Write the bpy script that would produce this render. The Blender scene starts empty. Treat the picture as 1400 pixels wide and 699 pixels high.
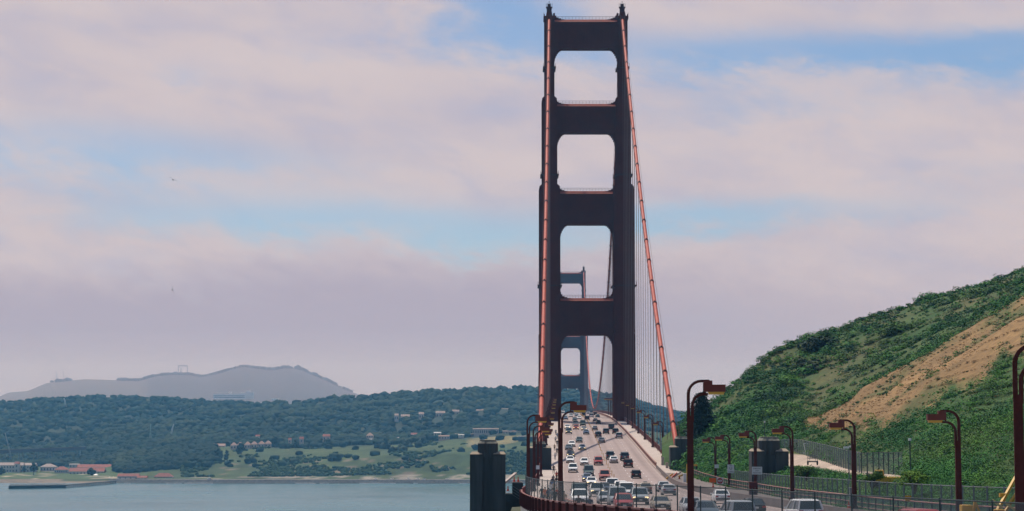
import bpy, math, random
import numpy as np
from mathutils import Vector, Matrix, noise as mnoise

random.seed(7); rng = np.random.default_rng(7)
R = math.radians
SC = bpy.context.scene
COL = SC.collection

# ---------------------------------------------------------------- camera
FPX, CX, CY = 2690.0, 700.0, 349.5          # focal length in pixels of the 1400 px wide photograph
CAMZ = 77.0
TH = math.atan((573.0 - CY) / FPX)          # the horizon lies at row 573
cam_d = bpy.data.cameras.new('camera'); cam = bpy.data.objects.new('camera', cam_d); COL.objects.link(cam)
cam_d.sensor_width = 36.0; cam_d.lens = FPX / 1400 * 36.0
cam_d.clip_start = 0.5; cam_d.clip_end = 40000
cam.location = (0, 0, CAMZ); cam.rotation_euler = (R(90) + TH, 0, 0)
SC.camera = cam

# ---------------------------------------------------------------- light
SUN = Vector((-.22, .50, 1.0)).normalized()  # towards the sun: ahead of us, a little left, high
sun_d = bpy.data.lights.new('sun', 'SUN'); sun = bpy.data.objects.new('sun', sun_d); COL.objects.link(sun)
sun_d.energy = 4.3; sun_d.angle = R(0.55); sun_d.color = (1.0, .91, .80)
sun.rotation_euler = SUN.to_track_quat('Z', 'Y').to_euler()
sun.location = (0, 0, 400)
SC.view_settings.view_transform = 'Standard'; SC.view_settings.look = 'None'
SC.view_settings.exposure = 0.0; SC.view_settings.gamma = 1.0
HAZE_DENSITY = .98e-4
HAZE_COLOR = (.19, .57, .98)
FOG_DENSITY = 1.6e-4
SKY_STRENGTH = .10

W = bpy.data.worlds.new('World'); SC.world = W; W.use_nodes = True
def build_world():
    nt = W.node_tree; N = nt.nodes; L = nt.links
    for n in list(N): N.remove(n)
    out = N.new('ShaderNodeOutputWorld'); bg = N.new('ShaderNodeBackground')
    bg.inputs['Strength'].default_value = SKY_STRENGTH
    sky = N.new('ShaderNodeTexSky'); sky.sky_type = 'NISHITA'; sky.sun_disc = False
    sky.sun_elevation = math.asin(SUN.z); sky.sun_rotation = math.atan2(SUN.x, SUN.y)
    sky.altitude = 60; sky.air_density = 1.0; sky.dust_density = .6; sky.ozone_density = 1.5
    tc = N.new('ShaderNodeTexCoord'); sep = N.new('ShaderNodeSeparateXYZ')
    L.new(tc.outputs['Generated'], sep.inputs[0])
    def math_(op, a, b=None, c=None):
        n = N.new('ShaderNodeMath'); n.operation = op
        for i, v in enumerate((a, b, c)):
            if v is None: continue
            if isinstance(v, (int, float)): n.inputs[i].default_value = v
            else: L.new(v, n.inputs[i])
        return n.outputs[0]
    # compass angle and height angle of the direction, in degrees
    az = math_('MULTIPLY', math_('ARCTAN2', sep.outputs['X'], sep.outputs['Y']), 57.29578)
    el = math_('MULTIPLY', math_('ARCSINE', sep.outputs['Z']), 57.29578)
    def noise(sx, sy, detail, off, rough=.55, dist=0.0):
        cb = N.new('ShaderNodeCombineXYZ')
        L.new(math_('MULTIPLY', az, sx), cb.inputs[0]); L.new(math_('MULTIPLY', math_('ADD', el, math_('MULTIPLY', az, .14)), sy), cb.inputs[1]); cb.inputs[2].default_value = off
        n = N.new('ShaderNodeTexNoise'); n.inputs['Scale'].default_value = 1; n.inputs['Detail'].default_value = detail
        n.inputs['Roughness'].default_value = rough; n.inputs['Distortion'].default_value = dist
        L.new(cb.outputs[0], n.inputs['Vector']); return n.outputs['Fac']
    n1 = noise(.30, .72, 8, 3.1, .56, .4); n2 = noise(1.1, 2.6, 7, 9.4, .6, .3); n3 = noise(.13, .5, 3, 5.0)
    wob = math_('MULTIPLY', math_('SUBTRACT', n1, .5), 2.6); wob2 = math_('MULTIPLY', math_('SUBTRACT', n2, .5), .7)
    azw = math_('ADD', az, math_('MULTIPLY', wob, 2.0)); elw = math_('ADD', el, math_('ADD', math_('MULTIPLY', wob, .45), wob2))
    def D(px, py):
        return math.degrees(math.atan((px - 700) / FPX)), math.degrees(math.atan((573 - py) / FPX))
    def blob(px, py, rx, ry, amp):
        a, e = D(px, py); k = 57.3 / FPX
        dx = math_('DIVIDE', math_('SUBTRACT', azw, a), rx * k); dy = math_('DIVIDE', math_('SUBTRACT', elw, e), ry * k)
        q = math_('ADD', math_('MULTIPLY', dx, dx), math_('MULTIPLY', dy, dy))
        return math_('MULTIPLY', math_('EXPONENT', math_('MULTIPLY', q, -1)), amp)
    gaps = None
    for b in ((690, 14, 115, 66, 1.25), (1230, 76, 360, 32, 1.15), (1420, 98, 140, 34, .6), (920, 58, 230, 34, .45), (235, 108, 70, 22, .5),
              (60, 200, 240, 44, .66), (300, 228, 260, 38, .58), (430, 302, 390, 34, 1.05), (700, 335, 170, 28, .8), (970, 296, 150, 26, .95), (1200, 290, 140, 20, .4),
              (1100, 145, 260, 36, .45), (420, 75, 80, 16, .3), (1400, 250, 170, 36, .35)):
        v = blob(*b); gaps = v if gaps is None else math_('ADD', gaps, v)
    # away from the cloud bank ahead the dome is mostly clear blue
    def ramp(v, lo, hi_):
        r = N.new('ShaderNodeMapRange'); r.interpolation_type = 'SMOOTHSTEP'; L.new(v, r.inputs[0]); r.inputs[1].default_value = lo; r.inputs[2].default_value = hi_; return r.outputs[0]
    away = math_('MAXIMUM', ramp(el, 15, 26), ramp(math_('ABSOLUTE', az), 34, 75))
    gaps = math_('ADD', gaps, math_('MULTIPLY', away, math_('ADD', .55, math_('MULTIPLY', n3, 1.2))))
    streak = math_('MULTIPLY', math_('SUBTRACT', n2, .5), .5)
    clear = math_('ADD', gaps, math_('ADD', streak, math_('MULTIPLY', math_('SUBTRACT', n1, .5), .75)))
    mr = N.new('ShaderNodeMapRange'); mr.interpolation_type = 'SMOOTHSTEP'
    L.new(clear, mr.inputs['Value']); mr.inputs['From Min'].default_value = .05; mr.inputs['From Max'].default_value = 1.42
    mr.inputs['To Min'].default_value = 0.0; mr.inputs['To Max'].default_value = .93
    # cloud colour: sunlit above, a grey bank of fog low down
    e_w = math_('ADD', math_('ADD', el, math_('MULTIPLY', wob, .45)), math_('MULTIPLY', math_('SUBTRACT', n2, .5), 1.7))
    mr2 = N.new('ShaderNodeMapRange'); mr2.interpolation_type = 'SMOOTHSTEP'; L.new(e_w, mr2.inputs['Value'])
    mr2.inputs['From Min'].default_value = 3.1; mr2.inputs['From Max'].default_value = 5.9
    lit = mr2.outputs[0]
    lb = math_('MINIMUM', math_('ADD', lit, math_('ADD', blob(60, 330, 230, 50, .9), math_('ADD', blob(575, 335, 90, 26, .45), blob(1250, 400, 300, 60, .6)))), 1)
    lb = math_('MINIMUM', math_('ADD', lb, math_('MULTIPLY', math_('SUBTRACT', 1.0, ramp(el, .2, 2.4)), .28)), 1)
    lb = math_('MULTIPLY', lb, math_('SUBTRACT', 1.0, math_('MULTIPLY', math_('SUBTRACT', n3, .35), .55)))
    def mix(f, a, b):
        n = N.new('ShaderNodeMix'); n.data_type = 'RGBA'
        if isinstance(f, (int, float)): n.inputs[0].default_value = f
        else: L.new(f, n.inputs[0])
        for i, v in ((6, a), (7, b)):
            if isinstance(v, tuple): n.inputs[i].default_value = (*v, 1)
            else: L.new(v, n.inputs[i])
        return n.outputs[2]
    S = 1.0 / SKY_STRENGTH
    bright = (.635 * S, .556 * S, .578 * S); grey = (.430 * S, .380 * S, .480 * S); lav = (.50 * S, .48 * S, .59 * S)
    cloud = mix(lb, grey, mix(ramp(math_('ADD', n1, math_('MULTIPLY', n3, .6)), .66, 1.15), bright, lav))
    # thin air between the clouds keeps the colour of the sky model, a little deeper
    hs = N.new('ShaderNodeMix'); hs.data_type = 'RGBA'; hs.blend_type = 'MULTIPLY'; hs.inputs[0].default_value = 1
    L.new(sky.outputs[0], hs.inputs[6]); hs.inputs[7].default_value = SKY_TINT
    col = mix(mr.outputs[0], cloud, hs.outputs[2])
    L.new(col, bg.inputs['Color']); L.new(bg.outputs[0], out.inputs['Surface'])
SKY_TINT = (.66, .79, .96, 1)
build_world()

SC.render.engine = 'CYCLES'
cy = SC.cycles
cy.max_bounces = 6; cy.diffuse_bounces = 2; cy.glossy_bounces = 2; cy.transmission_bounces = 2
cy.transparent_max_bounces = 16; cy.volume_bounces = 0
cy.use_denoising = True
cy.caustics_reflective = False; cy.caustics_refractive = False
try: cy.denoising_prefilter = 'ACCURATE'
except Exception: pass

# ---------------------------------------------------------------- helpers
CF, SF = math.cos(TH), math.sin(TH)
def pix(px, py, Y):
    """The point at distance Y ahead that is seen at photo pixel (px, py)."""
    xc, yc = (px - CX) / FPX, -(py - CY) / FPX
    dy = CF - yc * SF; dz = SF + yc * CF
    t = Y / dy
    return Vector((xc * t, Y, CAMZ + dz * t))
def proj(p):
    x, y, z = p[0], p[1], p[2] - CAMZ
    dep = y * CF + z * SF; up = -y * SF + z * CF
    return CX + FPX * x / dep, CY - FPX * up / dep
def zpix(py, Y): return pix(700, py, Y).z

def hermite(xs, ys):
    xs = np.array(xs, float); ys = np.array(ys, float)
    d = np.diff(ys) / np.diff(xs); m = np.empty(len(xs)); m[0], m[-1] = d[0], d[-1]
    for i in range(1, len(xs) - 1):
        m[i] = 0 if d[i-1] * d[i] <= 0 and False else (d[i-1] * (xs[i+1]-xs[i]) + d[i] * (xs[i]-xs[i-1])) / (xs[i+1]-xs[i-1])
    def f(x):
        x = np.clip(np.asarray(x, float), xs[0], xs[-1])
        i = np.clip(np.searchsorted(xs, x) - 1, 0, len(xs) - 2)
        h = xs[i+1] - xs[i]; t = (x - xs[i]) / h
        r = (2*t**3-3*t**2+1)*ys[i] + (t**3-2*t**2+t)*h*m[i] + (-2*t**3+3*t**2)*ys[i+1] + (t**3-t**2)*h*m[i+1]
        return float(r) if r.ndim == 0 else r
    return f

def tag(o, label=None, cat=None, group=None, kind=None):
    if label: o['label'] = label
    if cat: o['category'] = cat
    if group: o['group'] = group
    if kind: o['kind'] = kind
    return o
def empty(name, loc=(0, 0, 0), rz=0, label=None, cat=None, group=None):
    o = bpy.data.objects.new(name, None); COL.objects.link(o); o.empty_display_size = .2
    o.location = loc; o.rotation_euler = (0, 0, rz)
    return tag(o, label, cat, group)
def children(o): return [c for c in bpy.data.objects if c.parent is o]
def copy_tree(o, kids, parent=None):
    """kids: {object: [its children]}"""
    c = o.copy(); COL.objects.link(c)
    if parent is not None: c.parent = parent
    for ch in kids.get(o, ()): copy_tree(ch, kids, c)
    return c
def kids_of(root):
    d, todo = {}, [root]
    allk = {}
    for o in COL.objects:
        if o.parent: allk.setdefault(o.parent, []).append(o)
    while todo:
        o = todo.pop(); ks = allk.get(o, []); d[o] = ks; todo += ks
    return d

class MB:
    def __init__(s): s.v, s.f, s.m = [], [], []
    def add(s, vs, fs, mi=0):
        b = len(s.v); s.v += [tuple(p) for p in vs]; s.f += [tuple(b + i for i in f) for f in fs]; s.m += [mi] * len(fs); return s
    def box(s, c, d, rz=0, mi=0, taper=1.0):
        x, y, z = d[0] / 2, d[1] / 2, d[2] / 2; ca, sa = math.cos(rz), math.sin(rz); vs = []
        for k, (i, j) in ((-1, (-1, -1)), (-1, (1, -1)), (-1, (1, 1)), (-1, (-1, 1)), (1, (-1, -1)), (1, (1, -1)), (1, (1, 1)), (1, (-1, 1))):
            t = taper if k > 0 else 1
            px, py = i * x * t, j * y * t
            vs.append((c[0] + px * ca - py * sa, c[1] + px * sa + py * ca, c[2] + k * z))
        return s.add(vs, [(3, 2, 1, 0), (4, 5, 6, 7), (0, 1, 5, 4), (1, 2, 6, 5), (2, 3, 7, 6), (3, 0, 4, 7)], mi)
    def bar(s, p, q, w, h=None, mi=0):
        p, q = Vector(p), Vector(q); h = h or w; d = (q - p)
        if d.length < 1e-6: return s
        d.normalize(); up = Vector((0, 0, 1)) if abs(d.z) < .95 else Vector((0, 1, 0))
        a = d.cross(up).normalized(); b = a.cross(d).normalized(); vs = []
        for c in (p, q):
            for i, j in ((-1, -1), (1, -1), (1, 1), (-1, 1)): vs.append(c + a * (i * w / 2) + b * (j * h / 2))
        return s.add(vs, [(0, 1, 2, 3), (7, 6, 5, 4), (0, 4, 5, 1), (1, 5, 6, 2), (2, 6, 7, 3), (3, 7, 4, 0)], mi)
    def tube(s, path, r, n=8, mi=0, cap=True):
        path = [Vector(p) for p in path]; rr = r if isinstance(r, (list, tuple)) else [r] * len(path); vs, fs = [], []
        for i, p in enumerate(path):
            d = (path[min(i+1, len(path)-1)] - path[max(i-1, 0)]).normalized()
            up = Vector((0, 0, 1)) if abs(d.z) < .9 else Vector((0, 1, 0)) if abs(d.y) < .9 else Vector((1, 0, 0))
            a = d.cross(up).normalized(); b = a.cross(d).normalized()
            for k in range(n):
                t = 2 * math.pi * k / n; vs.append(p + (a * math.cos(t) + b * math.sin(t)) * rr[i])
        for i in range(len(path) - 1):
            for k in range(n):
                k2 = (k + 1) % n; fs.append((i*n+k, i*n+k2, (i+1)*n+k2, (i+1)*n+k))
        if cap: fs += [tuple(range(n-1, -1, -1)), tuple((len(path)-1)*n + k for k in range(n))]
        return s.add(vs, fs, mi)
    def prism(s, poly, z0, z1, mi=0, top=None):
        """poly: ccw (x, y) list; top: another list of the same length for a tapered prism"""
        n = len(poly); t = top or poly
        vs = [(x, y, z0) for x, y in poly] + [(x, y, z1) for x, y in t]
        fs = [tuple(range(n-1, -1, -1)), tuple(range(n, 2*n))] + [(i, (i+1) % n, n+(i+1) % n, n+i) for i in range(n)]
        return s.add(vs, fs, mi)
    def loft(s, rings, mi=0, cap=True):
        n = len(rings[0]); vs = [p for r in rings for p in r]; fs = []
        for i in range(len(rings) - 1):
            for k in range(n): fs.append((i*n+k, i*n+(k+1) % n, (i+1)*n+(k+1) % n, (i+1)*n+k))
        if cap: fs += [tuple(range(n-1, -1, -1)), tuple((len(rings)-1)*n+k for k in range(n))]
        return s.add(vs, fs, mi)
    def strip(s, A, B, mi=0):
        """a ribbon between two rows of points"""
        n = len(A); return s.add(list(A) + list(B), [(i, i+1, n+i+1, n+i) for i in range(n-1)], mi)
    def mesh(s, name, mats, smooth=False):
        me = bpy.data.meshes.new(name); me.from_pydata(s.v, [], s.f)
        mats = mats if isinstance(mats, (list, tuple)) else [mats]
        for m in mats: me.materials.append(m)
        if len(mats) > 1: me.polygons.foreach_set('material_index', s.m)
        if smooth: me.polygons.foreach_set('use_smooth', [True] * len(s.f))
        me.update(); return me
    def build(s, name, mats, parent=None, smooth=False, **kw):
        o = bpy.data.objects.new(name, s.mesh(name, mats, smooth)); COL.objects.link(o)
        if parent is not None: o.parent = parent
        if kw: tag(o, **kw)
        return o
def np_mesh(name, v, faces_n, f, mats, col=None, parent=None, smooth=False):
    """v (N,3); f (M,k) indices"""
    me = bpy.data.meshes.new(name); k = f.shape[1]
    me.vertices.add(len(v)); me.vertices.foreach_set('co', np.ascontiguousarray(v, np.float32).ravel())
    me.loops.add(f.size); me.loops.foreach_set('vertex_index', np.ascontiguousarray(f, np.int32).ravel())
    me.polygons.add(len(f)); me.polygons.foreach_set('loop_start', np.arange(0, f.size, k, dtype=np.int32))
    try: me.polygons.foreach_set('loop_total', np.full(len(f), k, np.int32))
    except Exception: pass
    if smooth: me.polygons.foreach_set('use_smooth', np.ones(len(f), bool))
    for m in (mats if isinstance(mats, (list, tuple)) else [mats]): me.materials.append(m)
    if col is not None:
        a = me.color_attributes.new('col', 'FLOAT_COLOR', 'POINT')
        c4 = np.ones((len(v), 4), np.float32); c4[:, :3] = col; a.data.foreach_set('color', c4.ravel())
    me.update(calc_edges=True); me.validate()
    o = bpy.data.objects.new(name, me); COL.objects.link(o)
    if parent is not None: o.parent = parent
    return o

# ---------------------------------------------------------------- materials
def M(name, col, rough=.7, var=.15, scale=2.0, metal=0.0, bump=0.0, spec=.3, stretch=None, emit=None, vcol=False, fine=None, coord='Object'):
    m = bpy.data.materials.new(name); m.use_nodes = True; nt = m.node_tree; N, L = nt.nodes, nt.links
    b = N['Principled BSDF']; b.inputs['Roughness'].default_value = rough; b.inputs['Metallic'].default_value = metal
    b.inputs['Specular IOR Level'].default_value = spec
    tc = N.new('ShaderNodeTexCoord'); mp = N.new('ShaderNodeMapping'); L.new(tc.outputs[coord], mp.inputs[0])
    if stretch: mp.inputs['Scale'].default_value = stretch
    n = N.new('ShaderNodeTexNoise'); n.inputs['Scale'].default_value = scale; n.inputs['Detail'].default_value = 5
    n.inputs['Roughness'].default_value = .62; L.new(mp.outputs[0], n.inputs['Vector'])
    mr = N.new('ShaderNodeMapRange'); L.new(n.outputs['Fac'], mr.inputs[0]); mr.inputs[1].default_value = .3; mr.inputs[2].default_value = .7
    mr.inputs[3].default_value = 1 - var; mr.inputs[4].default_value = 1 + var
    mx = N.new('ShaderNodeMix'); mx.data_type = 'RGBA'; mx.blend_type = 'MULTIPLY'; mx.inputs[0].default_value = 1
    if vcol:
        at = N.new('ShaderNodeAttribute'); at.attribute_name = 'col'; L.new(at.outputs['Color'], mx.inputs[6])
    else: mx.inputs[6].default_value = (*col, 1)
    L.new(mr.outputs[0], mx.inputs[7]); last = mx.outputs[2]
    if fine:
        n2 = N.new('ShaderNodeTexNoise'); n2.inputs['Scale'].default_value = fine[0]; n2.inputs['Detail'].default_value = 3; L.new(mp.outputs[0], n2.inputs['Vector'])
        m2 = N.new('ShaderNodeMapRange'); L.new(n2.outputs['Fac'], m2.inputs[0]); m2.inputs[1].default_value = .3; m2.inputs[2].default_value = .7
        m2.inputs[3].default_value = 1 - fine[1]; m2.inputs[4].default_value = 1 + fine[1]
        mx2 = N.new('ShaderNodeMix'); mx2.data_type = 'RGBA'; mx2.blend_type = 'MULTIPLY'; mx2.inputs[0].default_value = 1
        L.new(last, mx2.inputs[6]); L.new(m2.outputs[0], mx2.inputs[7]); last = mx2.outputs[2]
    L.new(last, b.inputs['Base Color'])
    if bump:
        bp = N.new('ShaderNodeBump'); bp.inputs['Strength'].default_value = 1; bp.inputs['Distance'].default_value = bump
        L.new(n.outputs['Fac'], bp.inputs['Height']); L.new(bp.outputs[0], b.inputs['Normal'])
    if emit:
        b.inputs['Emission Color'].default_value = (*emit[:3], 1); b.inputs['Emission Strength'].default_value = emit[3]
    return m

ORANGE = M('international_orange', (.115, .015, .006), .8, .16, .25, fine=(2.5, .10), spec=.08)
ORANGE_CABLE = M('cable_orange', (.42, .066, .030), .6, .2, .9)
ORANGE_DARK = M('weathered_orange', (.085, .019, .014), .7, .2, 1.2, fine=(9, .12), spec=.15)
RAIL_RED = M('railing_red', (.20, .050, .040), .55, .18, .8, fine=(8, .12))
ROPE = M('suspender_rope', (.24, .13, .115), .5, .1)
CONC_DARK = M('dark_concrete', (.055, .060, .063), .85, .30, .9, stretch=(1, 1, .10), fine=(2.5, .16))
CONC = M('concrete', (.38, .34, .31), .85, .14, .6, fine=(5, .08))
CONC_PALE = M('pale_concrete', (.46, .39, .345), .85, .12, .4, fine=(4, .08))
STEEL = M('galvanised_steel', (.20, .22, .23), .5, .1, metal=.3)
WHITE = M('white_paint', (.75, .75, .74), .5, .05)
BLACK = M('black_rubber', (.018, .018, .02), .8, .2)
YELLOW = M('yellow_paint', (.62, .34, .03), .5, .1)
LENS = M('amber_lens', (.75, .42, .05), .35, .05, spec=.5)
REDPAINT = M('red_orange_paint', (.62, .08, .025), .5, .08)
DIRT = M('dirt', (.40, .32, .25), .95, .15, .3, fine=(2, .12))
GLASS = M('car_glass', (.022, .034, .040), .12, .1, spec=.6)
def chain_material(name, col, cell=.085, wire=.17):
    m = bpy.data.materials.new(name); m.use_nodes = True; nt = m.node_tree; N, L = nt.nodes, nt.links
    b = N['Principled BSDF']; b.inputs['Base Color'].default_value = (*col, 1); b.inputs['Roughness'].default_value = .6; b.inputs['Metallic'].default_value = .2
    uv = N.new('ShaderNodeUVMap'); sp = N.new('ShaderNodeSeparateXYZ'); L.new(uv.outputs[0], sp.inputs[0])
    def ma(op, a, c):
        n = N.new('ShaderNodeMath'); n.operation = op
        for i, v in enumerate((a, c)):
            if isinstance(v, (int, float)): n.inputs[i].default_value = v
            elif v is not None: L.new(v, n.inputs[i])
        return n.outputs[0]
    u, v = ma('DIVIDE', sp.outputs[0], cell), ma('DIVIDE', sp.outputs[1], cell)
    w1 = ma('LESS_THAN', ma('FRACT', ma('ADD', u, v), None), wire); w2 = ma('LESS_THAN', ma('FRACT', ma('SUBTRACT', u, v), None), wire)
    k = ma('MAXIMUM', w1, w2)
    tr = N.new('ShaderNodeBsdfTransparent'); mx = N.new('ShaderNodeMixShader'); L.new(k, mx.inputs[0]); L.new(tr.outputs[0], mx.inputs[1]); L.new(b.outputs[0], mx.inputs[2])
    L.new(mx.outputs[0], N['Material Output'].inputs['Surface']); return m
CHAIN = chain_material('chain_link', (.17, .21, .21), .07, .20)
CHAIN_THICK = chain_material('chain_link_slatted', (.11, .14, .14), .06, .15)
def panel(name, pts, h, mat, parent, base=None):
    """a wire panel standing on a row of ground points"""
    mb = MB(); n = len(pts); mb.strip([Vector(p) for p in pts], [Vector(p) + Vector((0, 0, h)) for p in pts])
    o = mb.build(name, mat, parent); uv = o.data.uv_layers.new(name='UVMap')
    s = [0]
    for i in range(1, n): s.append(s[-1] + (Vector(pts[i]) - Vector(pts[i-1])).length)
    for p in o.data.polygons:
        for li in p.loop_indices:
            vi = o.data.loops[li].vertex_index; k = vi % n
            uv.data[li].uv = (s[k], 0 if vi < n else h)
    return o

# ---------------------------------------------------------------- the line of the road
BA = .025                                                     # the bridge leans this far to the right per metre ahead
zc = hermite((-60, 0, 60, 90, 125, 155, 196, 235, 270, 340, 388, 515, 620, 726, 900, 1100, 1370, 1640, 1840, 2010, 2400, 3000),
             (72.4, 71.8, 70.9, 70.4, 69.8, 69.1, 68.3, 67.5, 66.9, 66.0, 66.8, 70.6, 73.6, 76.1, 78.3, 80.0, 81.0, 80.0, 78.2, 76.1, 67, 60))
_xe = hermite((-60, 0, 20, 40, 60, 80, 100, 122, 140, 157, 175, 200, 230, 270, 320), (112, 66, 51, 39, 30, 23, 17.4, 12.4, 8.6, 6.0, 5.1, 5.2, 5.75, 6.75, 8.0))
_xw = hermite((-60, 0, 20, 40, 60, 80, 100, 122, 140, 155, 175, 200, 235, 262, 300, 340), (130, 84, 69, 57, 48, 41, 35, 30.5, 28, 26.9, 26.3, 26.0, 25.7, 25.8, 26.4, 27.4))
_xr = hermite((-60, 0, 20, 40, 60, 80, 100, 117, 132, 146, 157, 170, 185, 200, 214, 240), (110, 64, 49, 37, 28, 21.2, 15.6, 11.6, 8.2, 5.2, 3.4, 2.1, 1.3, 1.0, 1.05, 1.7))
def xe(Y): return _xe(Y) if Y < 320 else BA * Y
def xw(Y): return _xw(Y) if Y < 340 else BA * Y + 18.9
def xr(Y): return _xr(Y) if Y < 240 else BA * Y - 4.3
def xo(Y):                                                     # outer edge of the west pavement
    if Y >= 400: return BA * Y + 23.2
    return float(np.interp(Y, (-60, 0, 60, 100, 120, 141, 178, 219, 262, 305, 335, 372, 400), (136, 90, 54, 40, 35.2, 32.4, 31.4, 31.5, 32.6, 33.7, 34.2, 33.2, 33.2)))

# ---------------------------------------------------------------- water, haze
def tri_water():
    m = bpy.data.materials.new('bay_water'); m.use_nodes = True; nt = m.node_tree; N, L = nt.nodes, nt.links
    b = N['Principled BSDF']; b.inputs['Base Color'].default_value = (.035, .125, .155, 1); b.inputs['Roughness'].default_value = .22; b.inputs['IOR'].default_value = 1.33; b.inputs['Specular IOR Level'].default_value = .32
    tc = N.new('ShaderNodeTexCoord'); bump = None
    for sc, dist in ((.035, 1.6), (.16, .55), (.7, .16)):
        mp = N.new('ShaderNodeMapping'); mp.inputs['Scale'].default_value = (1, .55, 1); mp.inputs['Rotation'].default_value = (0, 0, .5); L.new(tc.outputs['Object'], mp.inputs[0])
        n = N.new('ShaderNodeTexNoise'); n.inputs['Scale'].default_value = sc; n.inputs['Detail'].default_value = 3; L.new(mp.outputs[0], n.inputs['Vector'])
        bp = N.new('ShaderNodeBump'); bp.inputs['Distance'].default_value = dist; bp.inputs['Strength'].default_value = 1; L.new(n.outputs['Fac'], bp.inputs['Height'])
        if bump is not None: L.new(bump, bp.inputs['Normal'])
        bump = bp.outputs[0]
    L.new(bump, b.inputs['Normal'])
    n = N.new('ShaderNodeTexNoise'); n.inputs['Scale'].default_value = .004; n.inputs['Detail'].default_value = 6; L.new(tc.outputs['Object'], n.inputs['Vector'])
    mr = N.new('ShaderNodeMapRange'); L.new(n.outputs['Fac'], mr.inputs[0]); mr.inputs[1].default_value = .35; mr.inputs[2].default_value = .65; mr.inputs[3].default_value = .16; mr.inputs[4].default_value = .30
    L.new(mr.outputs[0], b.inputs['Roughness'])
    mp = N.new('ShaderNodeMapping'); mp.inputs['Scale'].default_value = (.35, 1, 1); L.new(tc.outputs['Object'], mp.inputs[0])
    n3 = N.new('ShaderNodeTexNoise'); n3.inputs['Scale'].default_value = .012; n3.inputs['Detail'].default_value = 8; n3.inputs['Roughness'].default_value = .65; L.new(mp.outputs[0], n3.inputs['Vector'])
    m3 = N.new('ShaderNodeMapRange'); L.new(n3.outputs['Fac'], m3.inputs[0]); m3.inputs[1].default_value = .35; m3.inputs[2].default_value = .65
    mx = N.new('ShaderNodeMix'); mx.data_type = 'RGBA'; L.new(m3.outputs[0], mx.inputs[0]); mx.inputs[6].default_value = (.025, .110, .140, 1); mx.inputs[7].default_value = (.055, .150, .175, 1); L.new(mx.outputs[2], b.inputs['Base Color'])
    return m
MB().add([(-9500, -1500, 0), (9500, -1500, 0), (9500, 5600, 0), (-9500, 5600, 0)], [(0, 1, 2, 3)]).build('water', tri_water(), kind='structure')

hz = bpy.data.materials.new('haze_air'); hz.use_nodes = True; hn = hz.node_tree
for n in list(hn.nodes): hn.nodes.remove(n)
ho = hn.nodes.new('ShaderNodeOutputMaterial'); hv = hn.nodes.new('ShaderNodeVolumePrincipled')
hv.inputs['Color'].default_value = (*HAZE_COLOR, 1); hv.inputs['Absorption Color'].default_value = (1, 1, 1, 1)
hv.inputs['Density'].default_value = HAZE_DENSITY; hv.inputs['Anisotropy'].default_value = .15
hn.links.new(hv.outputs[0], ho.inputs['Volume'])
MB().box((0, 4200, 169), (19800, 12000, 342)).build('haze', hz, kind='stuff')

fg = bpy.data.materials.new('fog_air'); fg.use_nodes = True; fn = fg.node_tree
for n in list(fn.nodes): fn.nodes.remove(n)
fo = fn.nodes.new('ShaderNodeOutputMaterial'); fv = fn.nodes.new('ShaderNodeVolumePrincipled')
fv.inputs['Color'].default_value = (1.0, .66, .68, 1); fv.inputs['Absorption Color'].default_value = (1, 1, 1, 1)
fv.inputs['Density'].default_value = FOG_DENSITY; fv.inputs['Anisotropy'].default_value = .15
fn.links.new(fv.outputs[0], fo.inputs['Volume'])
MB().box((0, 7675, 168), (19000, 4050, 336)).build('fog', fg, kind='stuff')

# ---------------------------------------------------------------- road, pavements
def road_material():
    m = bpy.data.materials.new('roadway'); m.use_nodes = True; nt = m.node_tree; N, L = nt.nodes, nt.links
    b = N['Principled BSDF']; b.inputs['Roughness'].default_value = .85; b.inputs['Specular IOR Level'].default_value = .2
    uv = N.new('ShaderNodeUVMap'); 
    def noise(scale, st, det=5):
        mp = N.new('ShaderNodeMapping'); mp.inputs['Scale'].default_value = st; L.new(uv.outputs[0], mp.inputs[0])
        n = N.new('ShaderNodeTexNoise'); n.inputs['Scale'].default_value = scale; n.inputs['Detail'].default_value = det; L.new(mp.outputs[0], n.inputs['Vector']); return n.outputs['Fac']
    def rng_(v, a, b_, c, d):
        r = N.new('ShaderNodeMapRange'); L.new(v, r.inputs[0]); r.inputs[1].default_value = a; r.inputs[2].default_value = b_; r.inputs[3].default_value = c; r.inputs[4].default_value = d; return r.outputs[0]
    def mul(a, b_):
        n = N.new('ShaderNodeMath'); n.operation = 'MULTIPLY'; L.new(a, n.inputs[0]); L.new(b_, n.inputs[1]); return n.outputs[0]
    def ma(op, a, c=None):
        n = N.new('ShaderNodeMath'); n.operation = op
        for i, v in enumerate((a, c)):
            if isinstance(v, (int, float)): n.inputs[i].default_value = v
            elif v is not None: L.new(v, n.inputs[i])
        return n.outputs[0]
    sp = N.new('ShaderNodeSeparateXYZ'); L.new(uv.outputs[0], sp.inputs[0])
    lane = ma('ABSOLUTE', ma('SUBTRACT', ma('FRACT', ma('DIVIDE', sp.outputs[0], 3.15)), .5))
    oil = rng_(lane, 0, .22, .88, 1.0)                       # the oily stripe along the middle of every lane
    f = mul(oil, rng_(noise(1.0, (.9, .006, 1)), .35, .65, .90, 1.08))
    f = mul(f, rng_(noise(.12, (1, 1, 1), 6), .3, .7, .93, 1.06))
    slab = ma('FRACT', ma('DIVIDE', sp.outputs[1], 15.24)); f = mul(f, rng_(slab, 0, .012, .72, 1.0))
    mx = N.new('ShaderNodeMix'); mx.data_type = 'RGBA'; mx.blend_type = 'MULTIPLY'; mx.inputs[0].default_value = 1
    mx.inputs[6].default_value = (.33, .26, .24, 1); L.new(f, mx.inputs[7]); L.new(mx.outputs[2], b.inputs['Base Color']); return m
ROAD_MAT = road_material()
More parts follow.
